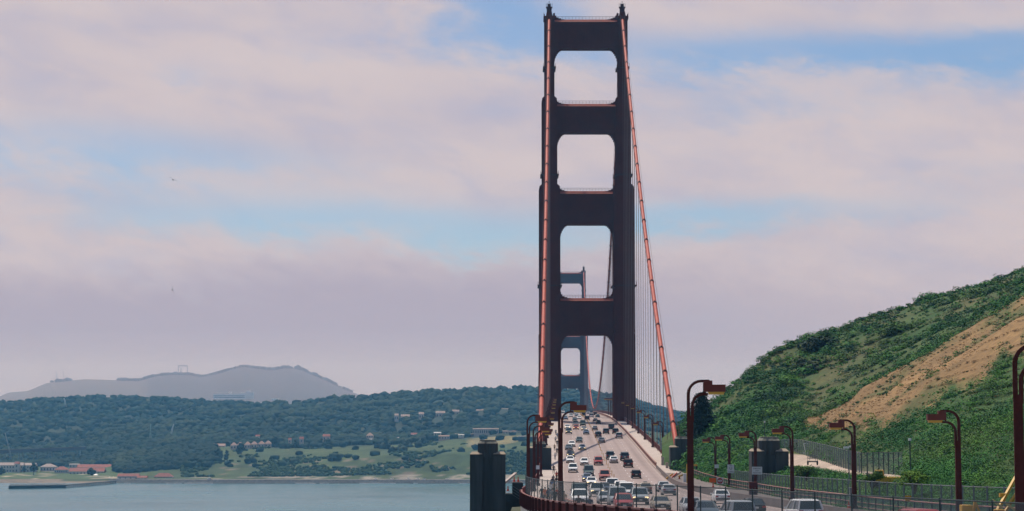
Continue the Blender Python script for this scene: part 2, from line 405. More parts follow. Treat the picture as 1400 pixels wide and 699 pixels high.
YS = list(np.arange(-40, 480, 4.0)) + list(np.arange(480, 2800, 12.0))
def line(xf, off=0.0, dz=0.0, ys=None):
    return [Vector((xf(Y) + off, Y, zc(Y) + dz)) for Y in (ys or YS)]
mb = MB(); NR = 6; nY = len(YS)
for i in range(NR + 1):
    for Y in YS:
        t = i / NR; mb.v.append((xe(Y) * (1 - t) + xw(Y) * t, Y, zc(Y)))
for i in range(NR):
    for j in range(nY - 1): mb.f.append((i*nY+j, (i+1)*nY+j, (i+1)*nY+j+1, i*nY+j+1)); mb.m.append(0)
road = mb.build('road', ROAD_MAT, kind='structure')
uvl = road.data.uv_layers.new(name='UVMap'); lv = [0] * len(road.data.loops); road.data.loops.foreach_get('vertex_index', lv)
uvl.data.foreach_set('uv', [c for vi in lv for c in ((vi // nY) / NR * 18.9, YS[vi % nY])])
def profile(name, mat, polys, kind='structure', parent=None, ys=None):
    """sweep a cross-section, each corner given as (xfunction, offset, height above the road)"""
    mb = MB(); ys = ys or YS
    mb.loft([[Vector((xf(Y) + o, Y, zc(Y) + h)) for xf, o, h in polys] for Y in ys])
    o = mb.build(name, mat, parent); 
    if kind and parent is None: tag(o, kind=kind)
    return o
KERB = .24
profile('east_pavement', CONC_PALE, [(xr, -.1, KERB), (xe, 0, KERB), (xe, 0, -.5), (xr, -.1, -.5)])
WPOLY = [(xw, 0, KERB), (xo, .1, KERB), (xo, .1, -.5), (xw, 0, -.5)]
profile('west_pavement', CONC_PALE, WPOLY, ys=[Y for Y in YS if Y >= 376])
profile('west_footway', M('worn_asphalt', (.16, .135, .125), .9, .18, .4, fine=(5, .1)), WPOLY, ys=[Y for Y in YS if Y <= 376])
# painted lane dots and the concrete joint lines lie as thin sheets on the road
mb = MB()
for k in (1, 2, 4, 5):
    for Y in np.arange(70, 1250, 11.0):
        a = []
        for yy in (Y, Y + 2.2):
            for s in (-.06, .06):
                t = k / 6; a.append((xe(yy) * (1 - t) + xw(yy) * t + s, yy, zc(yy) + .006))
        mb.add(a, [(0, 1, 3, 2)])
mb.build('road_marking', WHITE, kind='structure')
mb = MB()
for side, xf, o in ((0, xe, .45), (1, xw, -.45)):
    ys = list(np.arange(60, 1300, 6.0)); mb.strip([Vector((xf(Y) + o - .06, Y, zc(Y) + .006)) for Y in ys], [Vector((xf(Y) + o + .06, Y, zc(Y) + .006)) for Y in ys])
mb.build('road_edge_marking', M('worn_white', (.42, .36, .33), .8), kind='structure')

# ---------------------------------------------------------------- the suspension bridge
YN, YT = 730.0, 2010.0
UL, UR = -4.27, 23.17
def B(u, Y, z): return Vector((BA * Y + u, Y, z))
bridge = empty('suspension_bridge', (B(9.45, YN, 0)), 0, 'red-orange suspension bridge with two stepped towers carrying six lanes of traffic', 'bridge')
boff = Vector(bridge.location)
def part(mb, name, mat, parent=None, origin=boff, **kw):
    mb.v = [tuple(Vector(p) - origin) for p in mb.v]
    return mb.build(name, mat, parent or bridge, **kw)
zT = lambda py: zpix(py, YN)
Z = dict(top=zT(20), s1=(zT(68), zT(31)), s2=(zT(183), zT(146)), s3=(zT(308), zT(265)), s4=(zT(459), zT(411)), st2=zT(137), st3=zT(257), st4=zT(391))
SECT = [(-70, Z['s4'][0] + 1, 3.95, 7.0), (Z['s4'][0] + 1, Z['st3'], 3.8, 6.4), (Z['st3'], Z['st2'], 2.75, 5.4), (Z['st2'], Z['top'] - 2.2, 1.75, 4.4)]
def tower(Y0):
    base = B(9.45, Y0, 0)
    t = empty('tower', base - boff); t.parent = bridge
    org = Vector(base)
    for u in (UL, UR):
        c = B(u, Y0, 0); m = MB()
        for i, (z0, z1, hw, hd) in enumerate(SECT):
            z0 = 8 if i == 0 else z0
            m.box((c.x, c.y, (z0 + z1) / 2), (2*hw - .9, 2*hd - .9, z1 - z0))           # core with stepped corners
            m.box((c.x, c.y, (z0 + z1) / 2 - .15), (2*hw, 2*hd - 2.4, z1 - z0 - .3))
            m.box((c.x, c.y, (z0 + z1) / 2 - .22), (2*hw - 2.2 * hw / 3.8, 2*hd, z1 - z0 - .44))
            for s in (-1, 1):                                                            # fluting on the two faces across the road
                for k in (-.52, 0, .52):
                    m.box((c.x + k * (hw - .2), c.y + s * hd, (z0 + z1) / 2 - .3), (.34 * hw / 3.8 + .1, .36, z1 - z0 - .6))
                    m.box((c.x + s * hw, c.y + k * (hd - .5), (z0 + z1) / 2 - .33), (.3, .5, z1 - z0 - .66))
            if i < 3:                                                                    # sloping coping where the leg steps in
                nx = SECT[i+1]
                m.prism([(c.x-hw, c.y-hd+1.1), (c.x+hw, c.y-hd+1.1), (c.x+hw, c.y+hd-1.1), (c.x-hw, c.y+hd-1.1)], z1, z1 + 1.0,
                        top=[(c.x-nx[2], c.y-nx[3]+.4), (c.x+nx[2], c.y-nx[3]+.4), (c.x+nx[2], c.y+nx[3]-.4), (c.x-nx[2], c.y+nx[3]-.4)])
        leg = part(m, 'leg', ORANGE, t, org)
        for zz, (hw, hd) in ((zT(241), (2.75, 5.4)), (zT(392), (3.8, 6.4)), (zT(95), (1.75, 4.4))):       # service platforms round the leg
            m = MB(); m.box((c.x, c.y, zz), (2*hw + 1.3, 2*hd + 1.3, .5))
            for sx in (-1, 1):
                for sy in (-1, 1): m.bar((c.x + sx*(hw+.55), c.y + sy*(hd+.55), zz), (c.x + sx*(hw+.55), c.y + sy*(hd+.55), zz + 1.4), .12)
            m.box((c.x, c.y, zz + 1.35), (2*hw + 1.2, .1, .1)); part(m, 'platform', ORANGE_DARK, leg, org)
        zt = Z['top'] - 2.2
        m = MB(); m.box((c.x, c.y, zt + .45), (4.3, 7.6, .9)); m.box((c.x, c.y, zt + 1.8), (2.7, 5.2, 2.4), taper=.7)
        for s in (-1, 1):
            m.box((c.x + s * 1.9, c.y, zt + 1.3), (.35, 6, 1.0))
            for q in (-3.5, 3.5): m.bar((c.x + s*2.05, c.y + q, zt + .9), (c.x + s*2.05, c.y + q, zt + 2.2), .14)
        part(m, 'saddle', ORANGE, t, org)
        m = MB(); m.tube([(c.x, c.y, zt + 3), (c.x, c.y, zt + 4.6)], .95, 10); m.tube([(c.x, c.y, zt + 4.6), (c.x, c.y, zt + 5.0)], 1.25, 10)
        for k in range(6):
            a = k * math.pi / 3; m.bar((c.x + 1.1*math.cos(a), c.y + 1.1*math.sin(a), zt + 5), (c.x + 1.1*math.cos(a), c.y + 1.1*math.sin(a), zt + 6.4), .14)
        m.tube([(c.x, c.y, zt + 5), (c.x, c.y, zt + 6.2)], .45, 8); m.tube([(c.x, c.y, zt + 6.2), (c.x, c.y, zt + 7.4)], .09, 6)
        part(m, 'beacon', ORANGE_DARK, t, org)
    for i, key in enumerate(('s4', 's3', 's2', 's1')):
        z0, z1 = Z[key]; hw0 = SECT[min(i, 3)][2] if i else 3.95; hwt = SECT[i][2] if i < 3 else SECT[3][2]
        if key == 's4': hw0, hwt = 3.9, 3.8
        if key == 's3': hw0, hwt = 3.8, 2.75
        if key == 's2': hw0, hwt = 2.75, 1.75
        if key == 's1': hw0, hwt = 1.75, 1.75
        a, b = BA * Y0 + UL, BA * Y0 + UR; m = MB(); d = 2.6; mid = (a + b) / 2; span = b - a
        m.box((mid, Y0, (z0 + z1) / 2), (span - 2.2, 2*d, z1 - z0))
        m.box((mid, Y0, z1 - .8), (span - 2.4, 2*d + .7, 1.0)); m.box((mid, Y0, z0 + .5), (span - 2.4, 2*d + .5, .9))
        # sloping coping along the top edge, sunlight painted in as brighter orange
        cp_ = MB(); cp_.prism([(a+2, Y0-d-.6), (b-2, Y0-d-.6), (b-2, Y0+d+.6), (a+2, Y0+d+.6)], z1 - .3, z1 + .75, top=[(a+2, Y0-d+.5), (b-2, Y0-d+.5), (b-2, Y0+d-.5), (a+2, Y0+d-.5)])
        nfl = 17
        for k in range(nfl):
            x = a + hw0 + 1.5 + (span - 2*hw0 - 3) * k / (nfl - 1)
            for s in (-1, 1): m.box((x, Y0 + s*(d + .12), (z0 + z1) / 2), (.42, .42, z1 - z0 - 2.4))
        # stepped brackets under and over the strut ends
        for s, xx in ((1, a), (-1, b)):
            x0 = xx + s * (hw0 - .3)
            for w, h in [(.45, 10.5)] + [(3.9 * (1 - math.sqrt(1 - (1 - q / 7.2) ** 2)) + .3, q) for q in (.35, .8, 1.4, 2.1, 3.0, 4.2, 5.8)]:
                m.box((x0 + s * w / 2, Y0, z0 - h / 2 + .1), (w, 2*d - .5 + .04*h, h))
            x0 = xx + s * (hwt - .3)
            for w, h in ((.7, 2.8), (1.2, 1.9), (2.0, 1.2), (3.0, .8), (4.2, .5)):
                m.box((x0 + s * w / 2, Y0, z1 + h / 2 + .3), (w, 2*d - .7 + .04*h, h))
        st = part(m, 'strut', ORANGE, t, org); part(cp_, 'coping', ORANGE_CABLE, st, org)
        m = MB(); zr = z1 + .7
        for k in range(19):
            x = a + hwt + .6 + (span - 2*hwt - 1.2) * k / 18; m.bar((x, Y0 - d + .7, zr), (x, Y0 - d + .7, zr + 1.15), .08)
        m.box((mid, Y0 - d + .7, zr + 1.15), (span - 2*hwt - 1, .1, .1)); m.box((mid, Y0 - d + .7, zr + .6), (span - 2*hwt - 1, .06, .06))
        part(m, 'handrail', ORANGE_DARK, st, org)
    return t
tower(YN); tower(YT)
# main cables
ZS = Z['top'] - .6
def cable_z(Y):
    if Y < YN:
        t = (Y - 390.0) / (YN - 390.0); return 69.0 + (ZS - 69.0) * t - 42.0 * t * (1 - t)
    if Y <= YT:
        s = (Y - 1370.0) / 640.0; return 84.3 + (ZS - 84.3) * s * s
    t = (YT + 340.0 - Y) / 340.0; return 69.0 + (ZS - 69.0) * t - 42.0 * t * (1 - t)
SUSP_N = [YN - 15.24 * k for k in range(1, 22)]
SUSP_M = [YN + 15.24 * k for k in range(1, 84)]
for u in (UL, UR):
    ys = list(np.linspace(390, YN, 40)) + list(np.linspace(YN, YT, 120))[1:] + list(np.linspace(YT, YT + 340, 24))[1:]
    m = MB(); m.tube([B(u, Y, cable_z(Y)) for Y in ys], .50, 12)
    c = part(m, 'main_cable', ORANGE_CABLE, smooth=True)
    for s in (-.75, .75):
        m = MB(); m.tube([B(u + s, Y, cable_z(Y) + 1.25) for Y in ys], .035, 5); part(m, 'hand_rope', ORANGE_DARK, c)
    rest = MB()
    for i, Y in enumerate(SUSP_N + SUSP_M + [YT + 15.24 * k for k in range(1, 20)]):
        m = MB() if i < 70 else rest
        d = (B(u, Y + .5, cable_z(Y + .5)) - B(u, Y - .5, cable_z(Y - .5))).normalized(); p = B(u, Y, cable_z(Y))
        m.tube([p - d * .45, p + d * .45], .60, 10)
        m.box(p + Vector((0, 0, .62)), (.25, .9, .3))
        if i < 70: part(m, 'cable_band', ORANGE_DARK, c)
    tag(part(rest, 'cable_band_rest', ORANGE_DARK, c), kind='stuff')
# suspender ropes: the hundred nearest one by one, the far rest in one piece
sus = [(u, Y) for Y in SUSP_N[:-1] + SUSP_M for u in (UL, UR)]
sus.sort(key=lambda q: q[1])
def rope(m, u, Y):
    for dx, dy in ((-.33, -.35), (.33, -.35), (-.33, .35), (.33, .35)): m.bar(B(u + dx, Y + dy, cable_z(Y) - .1), B(u + dx, Y + dy, zc(Y) - 1), .06)
for u, Y in sus[:100]:
    m = MB(); rope(m, u, Y); part(m, 'suspender', ROPE)
m = MB()
for u, Y in sus[100:]: rope(m, u, Y)
tag(part(m, 'suspender_rest', ROPE), kind='stuff')
# deck slab and stiffening truss
ysd = [Y for Y in YS if Y >= 396]
m = MB(); m.loft([[B(UL - .2, Y, zc(Y) - .52), B(UR + .2, Y, zc(Y) - .52), B(UR + .2, Y, zc(Y) - 1.5), B(UL - .2, Y, zc(Y) - 1.5)] for Y in ysd]); part(m, 'deck_slab', ORANGE_DARK)
for u in (UL, UR):
    m = MB(); n0 = np.arange(396, 2340, 7.62)
    for i in range(len(n0) - 1):
        a, b = n0[i], n0[i+1]; lo = lambda Y: zc(Y) - 8.6
        m.bar(B(u, a, zc(a) - 1.5), B(u, b, zc(b) - 1.5), .7); m.bar(B(u, a, lo(a)), B(u, b, lo(b)), .7)
        m.bar(B(u, a, lo(a)), B(u, a, zc(a) - 1.5), .45)
        if i % 2: m.bar(B(u, a, lo(a)), B(u, b, zc(b) - 1.5), .5)
        else: m.bar(B(u, a, zc(a) - 1.5), B(u, b, lo(b)), .5)
    part(m, 'deck_truss', ORANGE_DARK)
# railings along the bridge: an outer picket rail each side, a low barrier at each kerb
def straight_rail(xf, off, y0, y1, step, h, name, mat, pick=.0, base=KERB, post=.12, rail=.10):
    m = MB(); ys = list(np.arange(y0, y1, 8.0)) + [y1]
    for hh, w in ((h, rail), (h * .12, rail * .8)):
        m.loft([[Vector((xf(Y) + off + a, Y, zc(Y) + base + hh + b)) for a, b in ((-w/2, -w/2), (w/2, -w/2), (w/2, w/2), (-w/2, w/2))] for Y in ys])
    for Y in np.arange(y0, y1, step): m.bar((xf(Y) + off, Y, zc(Y) + base - .05), (xf(Y) + off, Y, zc(Y) + base + h), post)
    if pick:
        for Y in np.arange(y0, min(y1, 1000), pick): m.bar((xf(Y) + off, Y, zc(Y) + base + h * .12), (xf(Y) + off, Y, zc(Y) + base + h), .05, .06)
    return part(m, name, mat)
straight_rail(xr, .05, 216, 2300, 3.8, 1.35, 'outer_railing', RAIL_RED, .42)
straight_rail(xo, -.05, 400, 2300, 3.8, 1.35, 'outer_railing', RAIL_RED, .42)
KERBRAIL = M('kerb_barrier_paint', (.36, .20, .165), .6, .12)
straight_rail(xe, -.25, 232, 2300, 2.4, .75, 'kerb_barrier', KERBRAIL, 0, post=.16, rail=.2)
straight_rail(xw, .25, 400, 2300, 2.4, .85, 'kerb_barrier', KERBRAIL, 0, post=.16, rail=.22)
# portal: rounded pipe frame of the maintenance gantry rail seen past the north tower
m = MB()
for k in range(9):
    Y = 752 + k * 13; m.bar(B(23.3, Y, zc(Y)), B(23.3, Y, zc(Y) + 7.8 - .05 * k * k * .6), .22)
m.tube([B(23.3, 752 + k * 13, zc(752 + k * 13) + 7.8 - .03 * k * k) for k in range(9)], .16, 6)
part(m, 'maintenance_screen', ORANGE_DARK)

# ---------------------------------------------------------------- concrete pylons
def pylon(x, Y, w, ztop, zsh, zbase, label):
    r = empty('concrete_pylon', (x, Y, zbase), 0, label, 'pylon', 'concrete pylons beside the approach')
    k = w / 5.0; hw = w / 2; m = MB()
    H, S = ztop - zbase, zsh - zbase
    sw = .345 * w
    for s in (-1, 1):                                                     # two shoulder piers
        c = s * (hw - sw / 2)
        m.box((c, 0, S / 2), (sw, w * .66, S)); m.box((c - s * .25 * k, 0, S / 2 - .1), (sw - .5 * k + .1, w * .66 + .36, S - .2))
    m.box((0, .2, S / 2), (w - 2 * sw + .3, w * .56, S))                  # recessed middle
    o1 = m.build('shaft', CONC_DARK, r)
    m = MB()
    for s in (-1, 1):
        c = s * (hw - sw / 2)
        m.prism([(c-sw/2-.04, -w*.37), (c+sw/2+.04, -w*.37), (c+sw/2+.04, w*.37), (c-sw/2-.04, w*.37)], S + .003, S + .34*k, top=[(c-sw/2+.25*k, -w*.22), (c+sw/2-.25*k, -w*.22), (c+sw/2-.25*k, w*.22), (c-sw/2+.25*k, w*.22)])
    m.build('shoulder_cap', M('cap_painted_sun', (.33, .27, .20), .9, .2), r)  # paler than the shaft: sunlight on the sloping shoulders painted in
    u = .285 * w; cd = .07 * w; m = MB()                                    # upper block with V grooves and cut corners
    def ring(a, b): return [(-a + cd, -b), (-a*.34, -b), (-a*.17, -b + .22*k), (a*.17, -b + .22*k), (a*.34, -b), (a - cd, -b), (a, -b + cd), (a, b - cd), (a - cd, b), (-a + cd, b), (-a, b - cd), (-a, -b + cd)]
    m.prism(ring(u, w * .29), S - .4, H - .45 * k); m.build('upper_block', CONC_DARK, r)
    m = MB(); m.prism(ring(u, w * .29), H - .45 * k + .003, H - .1 * k, top=ring(u * .82, w * .22)); m.prism(ring(u * .82, w * .22), H - .1 * k + .003, H + .06 * k)
    m.build('cap', M('crown_painted_sun', (.20, .19, .155), .9, .25), r)  # paler crown: sunlight on the chamfered top put into its colour
    return r
pylon(*pix(667, 640, 280).xy, 5.0, zpix(602, 280), zpix(621, 280), 40, 'dark concrete pylon standing alone over the water left of the bridge')
pylon(*pix(1051, 640, 280).xy, 5.2, zpix(598, 280), zpix(617, 280), 62, 'dark concrete pylon behind the wire fence on the hill side')
pylon(*pix(737.5, 640, 391).xy, 4.7, zpix(604, 391), zpix(612.5, 391), 40, 'dark concrete pylon half hidden behind the row of east lamp posts')
pylon(*pix(932.5, 640, 391).xy, 4.9, zpix(597, 391), zpix(611.5, 391), 50, 'dark concrete pylon that the right hand main cable runs down into')

# ---------------------------------------------------------------- street lamps
LAMP = {}
def lamp_meshes(H):
    m = MB(); arc = lambda cx, cz, r, a0, a1, n=9: [(cx + r*math.cos(R(a0 + (a1-a0)*i/n)), 0, cz + r*math.sin(R(a0 + (a1-a0)*i/n))) for i in range(n + 1)]
    pole = MB(); pole.box((.13, 0, .2), (.62, .5, .4)); pole.box((.1, 0, (H - 2.1) / 2 + .1), (.42, .26, H - 2.3), taper=.9)
    outer = MB(); p = [(0, 0, H - 2.4)] + arc(.80, H - .80, .80, 180, 90) + [(1.3, 0, H)]; 
    for a, b in zip(p, p[1:]): outer.bar(a, b, .20, .17)
    inner = MB(); q = [(.24, 0, H - 2.5)] + arc(.94, H - 1.50, .70, 180, 90) + [(1.2, 0, H - .80)]
    for a, b in zip(q, q[1:]): inner.bar(a, b, .18, .15)
    inner.box((.95, 0, H - .42), (.10, .12, .62))
    head = MB(); head.box((1.2, 0, H - .22), (.55, .34, .5)); head.box((1.62, 0, H - .46), (1.3, .44, .40))
    head.box((1.62, 0, H - .245), (1.34, .48, .05))
    lens = MB(); lens.box((1.70, 0, H - .745), (.95, .34, .165)); lens.box((1.70, 0, H - .69), (1.02, .38, .05))
    return (pole.mesh('lamp_pole', ORANGE_DARK), outer.mesh('lamp_arm', ORANGE_DARK), inner.mesh('lamp_brace', ORANGE_DARK), head.mesh('lamp_head', M('lamp_housing', (.17, .036, .024), .55, .1)), lens.mesh('lamp_lens', LENS))
def lamp(x, Y, zb, ztop, rz, label, group, z_extra=0):
    H = round(ztop - zb, 1)
    if H not in LAMP: LAMP[H] = lamp_meshes(H)
    r = empty('street_lamp', (x, Y, zb), rz, label, 'street lamp', group)
    for n, me in zip(('pole', 'arm', 'brace', 'lamp_head'), LAMP[H]):
        o = bpy.data.objects.new(n, me); COL.objects.link(o); o.parent = r
        if n == 'lamp_head': hd = o
    o = bpy.data.objects.new('lens', LAMP[H][4]); COL.objects.link(o); o.parent = hd
    return r
GE, GW = 'rust red street lamps along the east pavement', 'rust red street lamps along the west side'
NTH = 'first second third fourth fifth sixth seventh eighth ninth tenth eleventh twelfth thirteenth fourteenth fifteenth sixteenth'.split()
lamp(pix(1389.5, 600, 84).x, 84, zc(84) + KERB, zpix(473, 84), R(-10), 'tallest rust red street lamp, cut off by the right edge', GE)
lamp(pix(941.5, 600, 121).x, 121, zc(121) + KERB, zpix(522, 121), R(-5), 'rust red street lamp rising in front of the dark conifer tree', GE)
lamp(pix(764.5, 600, 163).x, 163, zc(163) + KERB, zpix(551, 163), R(-3), 'rust red street lamp standing alone between roadway and pavement walkers', GE)
for i, (Y, py) in enumerate(((226, 567.6), (271, None), (317, None), (362, None), (408, None), (453, None), (499, None), (545, None), (590, None), (636, None), (682, None))):
    zb = zc(Y) + KERB; zt = zpix(py, Y) if py else zb + 8.9
    lamp(xr(Y) + .45, Y, zb, zt, 0, f'rust red lamp in the crowded east row before the tower, {NTH[i]} from front', GE)
for i, Y in enumerate((776, 822, 868, 914, 960, 1006)):
    lamp(xr(Y) + .45, Y, zc(Y) + KERB, zc(Y) + KERB + 8.9, 0, f'small east lamp on the deck beyond the tower, {NTH[i]} past it', GE)
for px, Y, py, lab in ((1312, 141, 562.5, 'against green scrub, nearest of six by the wire fence'), (1169, 178, 574, 'below the dry grass slope, between track and fence'), (1084, 219, 583.5, 'just right of the dark concrete pylon'),
                       (1034, 262, 589.5, 'with a white three line sign, in front of the pylon'), (998, 305, 595, 'with a white no U turn sign'), (979, 335, 598.5, 'with a small blank white plate, under the dark conifer')):
    lamp(pix(px, 640, Y).x, Y, zc(Y) + KERB - .1, zpix(py, Y), math.pi, 'rust red hill side lamp ' + lab, GW)
for i, Y in enumerate((441, 489, 535, 581, 627, 673)):
    lamp(xo(Y) - .5, Y, zc(Y) + KERB, zc(Y) + KERB + 8.0, math.pi, f'dark lamp on the west pavement of the bridge, {NTH[i]} from the near pylon', GW)
for i, Y in enumerate((765, 811, 857, 903, 949)):
    lamp(xo(Y) - .5, Y, zc(Y) + KERB, zc(Y) + KERB + 8.0, math.pi, f'tiny west lamp on the bridge deck beyond the tower, {NTH[i]} past it', GW)

# ---------------------------------------------------------------- terrain
TERR = M('terrain_soil', (1, 1, 1), .95, .22, .09, vcol=True, fine=(1.3, .22))
FAR_TERR = M('far_terrain', (1, 1, 1), .95, .25, .012, vcol=True, fine=(.09, .25))
def vnoise(x, y, s, seed=0, octv=4):
    return mnoise.fractal(Vector((x * s, y * s, seed * 7.3)), 1.0, 2.0, octv)
def grid_mesh(P, C, name, mat, smooth=True):
    nu, nv = P.shape[:2]; idx = np.arange(nu * nv).reshape(nu, nv)
    f = np.stack([idx[:-1, :-1], idx[1:, :-1], idx[1:, 1:], idx[:-1, 1:]], -1).reshape(-1, 4)
    return np_mesh(name, P.reshape(-1, 3), 4, f, mat, C.reshape(-1, 3), smooth=smooth)
# ground under the approach: flat beside the road, then a cliff down to the bay on the left
xs = np.concatenate([np.arange(-260, -30, 10), np.arange(-30, 90, 3.0), np.arange(90, 200, 10)]); ysg = np.arange(-120, 470, 6.0)
P = np.zeros((len(xs), len(ysg), 3)); C = np.zeros_like(P)
for i, x in enumerate(xs):
    for j, Y in enumerate(ysg):
        edge = xr(Y) - 1.2; z = zc(Y) - .6
        d = edge - x
        if Y < 60 and False: pass
        plate = min(max((Y + 0) / 60.0, 0), 1)
        if d > 0:
            z -= min(d, 400) * .75 + (vnoise(x, Y, .05, 1) * 2 if d > 6 else 0) + (7 if d > .1 else 0)
        # the viewpoint's own platform, behind and under the camera
        pl = 75.3 - max(0, max(-8 - x, 0)) * .9 - max(0, Y - 14) * .45
        z = max(z, pl) if x < xr(max(Y, -50)) - 1 else z
        dw = x - xo(Y) - 26
        if dw > 0: z -= dw * .8
        if Y > 420: z -= (Y - 420) * .9
        P[i, j] = (x, Y, max(z, -6)); g = .5 + .5 * vnoise(x, Y, .08, 3)
        C[i, j] = (.05 + .03*g, .055 + .03*g, .030 + .015*g)
tag(grid_mesh(P, C, 'ground', TERR), kind='structure')

# the hill on the right, given by the sight lines of its foot, its near spur and its ridge
HPX = np.arange(905, 1760, 5.0)
def tab(pts): return lambda p, a=np.array(pts, float): (np.interp(p, a[:, 0], a[:, 1]), np.interp(p, a[:, 0], a[:, 2]))
K0 = tab([(905, 395, 655), (960, 345, 660), (1000, 300, 672), (1060, 239, 684), (1150, 185, 698), (1240, 155, 712), (1400, 125, 730), (1760, 88, 770)])
K1 = tab([(905, 402, 652), (960, 362, 644), (1020, 320, 642), (1060, 290, 641), (1100, 268, 640), (1160, 225, 650), (1240, 185, 658), (1400, 150, 672), (1760, 110, 705)])
K2 = tab([(905, 408, 640), (960, 378, 628), (1020, 340, 622), (1060, 325, 618), (1100, 300, 621), (1160, 240, 641), (1240, 197, 651), (1400, 164, 660), (1760, 120, 690)])
K3 = tab([(905, 415, 625), (960, 388, 607), (1020, 370, 596), (1080, 345, 596), (1119, 325, 598), (1180, 282, 590), (1265, 252, 570), (1400, 230, 538), (1760, 190, 480)])
K4 = tab([(905, 420, 612), (960, 402, 592), (1020, 392, 570), (1080, 372, 572), (1119, 352, 577), (1180, 330, 533), (1265, 320, 482), (1400, 312, 403), (1760, 290, 235)])
K5 = tab([(905, 424, 605), (960, 412, 582), (1020, 405, 550), (1080, 395, 560), (1119, 376, 574), (1180, 366, 541), (1265, 362, 494), (1400, 360, 419), (1760, 340, 262)])
K6 = tab([(905, 440, 600), (925, 440, 583), (939, 440, 571), (960, 440, 556), (975, 440, 548), (987, 442, 538), (1013, 446, 517), (1039, 452, 494), (1064, 456, 475), (1105, 466, 460), (1149, 474, 448), (1180, 480, 434.5), (1233, 490, 420), (1284, 500, 402), (1337, 510, 391), (1375, 516, 379), (1400, 520, 368), (1760, 560, 262)])
NV = 96
HP = np.zeros((len(HPX), NV, 3)); HC = np.zeros_like(HP); HD = {}
def hill_profile(p):
    return [np.array([k(p) for k in (K0, K1, K2, K3, K4, K5, K6)])]
def hill_point(p, t):
    """p: photo column, t: 0 at the foot, 6 at the ridge, then the far side"""
    k = np.array([q(p) for q in (K0, K1, K2, K3, K4, K5, K6)])
    if t <= 6:
        i = min(int(t), 5); f = t - i
        a = pix(p, k[i][1], k[i][0]); b = pix(p, k[i+1][1], k[i+1][0])
        pa = a.lerp(b, f); 
        # a little rounding between the sight lines
        return pa
    a = pix(p, k[6][1], k[6][0]); d = (t - 6) * 90
    q = a.copy(); q.y += d; q.x += d * (p - 700) / FPX; q.z -= d * .62 * min(1, .25 + d / 60); return q
def dry_amount(p, py, t):
    """1 on the dry grass of the spur"""
    if p < 1100: return 0.0
    low = np.interp(p, (1110, 1119, 1146, 1180, 1243, 1290, 1322, 1350, 1381, 1400, 1500), (580, 590, 625, 600, 553, 540, 526, 512, 492, 478, 430))
    n = vnoise(p, py, .03, 5) * 30 + vnoise(p, py, .12, 15) * 10
    return float(np.clip((low + 14 - py + n) / 16, 0, 1)) if 3.0 <= t <= 4.35 else 0.0
ts = np.concatenate([np.linspace(0, 2, 16, endpoint=False), np.linspace(2, 4, 34, endpoint=False), np.linspace(4, 6, 36), np.linspace(6.2, 8, 10)])
HSURF = {}
for i, p in enumerate(HPX):
    for j, t in enumerate(ts):
        q = hill_point(p, t)
        amp = np.clip((t - 2) / .6, 0, 1)
        if t > 2: q.z += (vnoise(q.x, q.y, .045, 2) * 1.3 + vnoise(q.x, q.y, .16, 4) * .45) * amp * (1 if t < 5.9 else .5)
        HP[i, j] = q
        sx, sy = proj(q); g = .5 + .5 * vnoise(q.x, q.y, .11, 6); g2 = .5 + .5 * vnoise(q.x * 1.7, q.y * .6, .05, 8)
        d = dry_amount(p, sy, t)
        green = np.array((.024 + .026*g, .068 + .036*g, .013 + .008*g)); straw = np.array((.19 + .11*g, .120 + .060*g, .050 + .025*g)); pale = np.array((.115, .092, .040))
        c = green * (1 - d) + straw * d
        if d > .3: gr = np.clip(vnoise(q.x, q.y, .10, 17) * 2 - .25 + 1.2 * math.exp(-((p - 1395) / 40) ** 2 - ((sy - 430) / 16) ** 2), 0, .85); c = c * (1 - gr) + np.array((.085, .095, .030)) * gr
        if t > 4.6: u = np.clip((.6 * g + .6 * g2 - .42) * 1.5, 0, .7); c = c * (1 - u) + pale * u
        if 2.0 <= t < 3.4 and p > 1060: k = .6 * g2 * np.clip((1230 - p) / 60, .08, 1); c = c * (1 - k) + straw * .75 * k
        if 1.0 < t < 2.0 and p < 1250: c = np.array((.43, .34, .27)) * (.9 + .2 * g)           # the dirt track
        if p < 1062 and 1.0 < t < 2.0: c = green * 1.2
        HC[i, j] = c
grid_mesh(HP, HC, 'hillside', TERR)
tag(bpy.data.objects['hillside'], kind='structure')

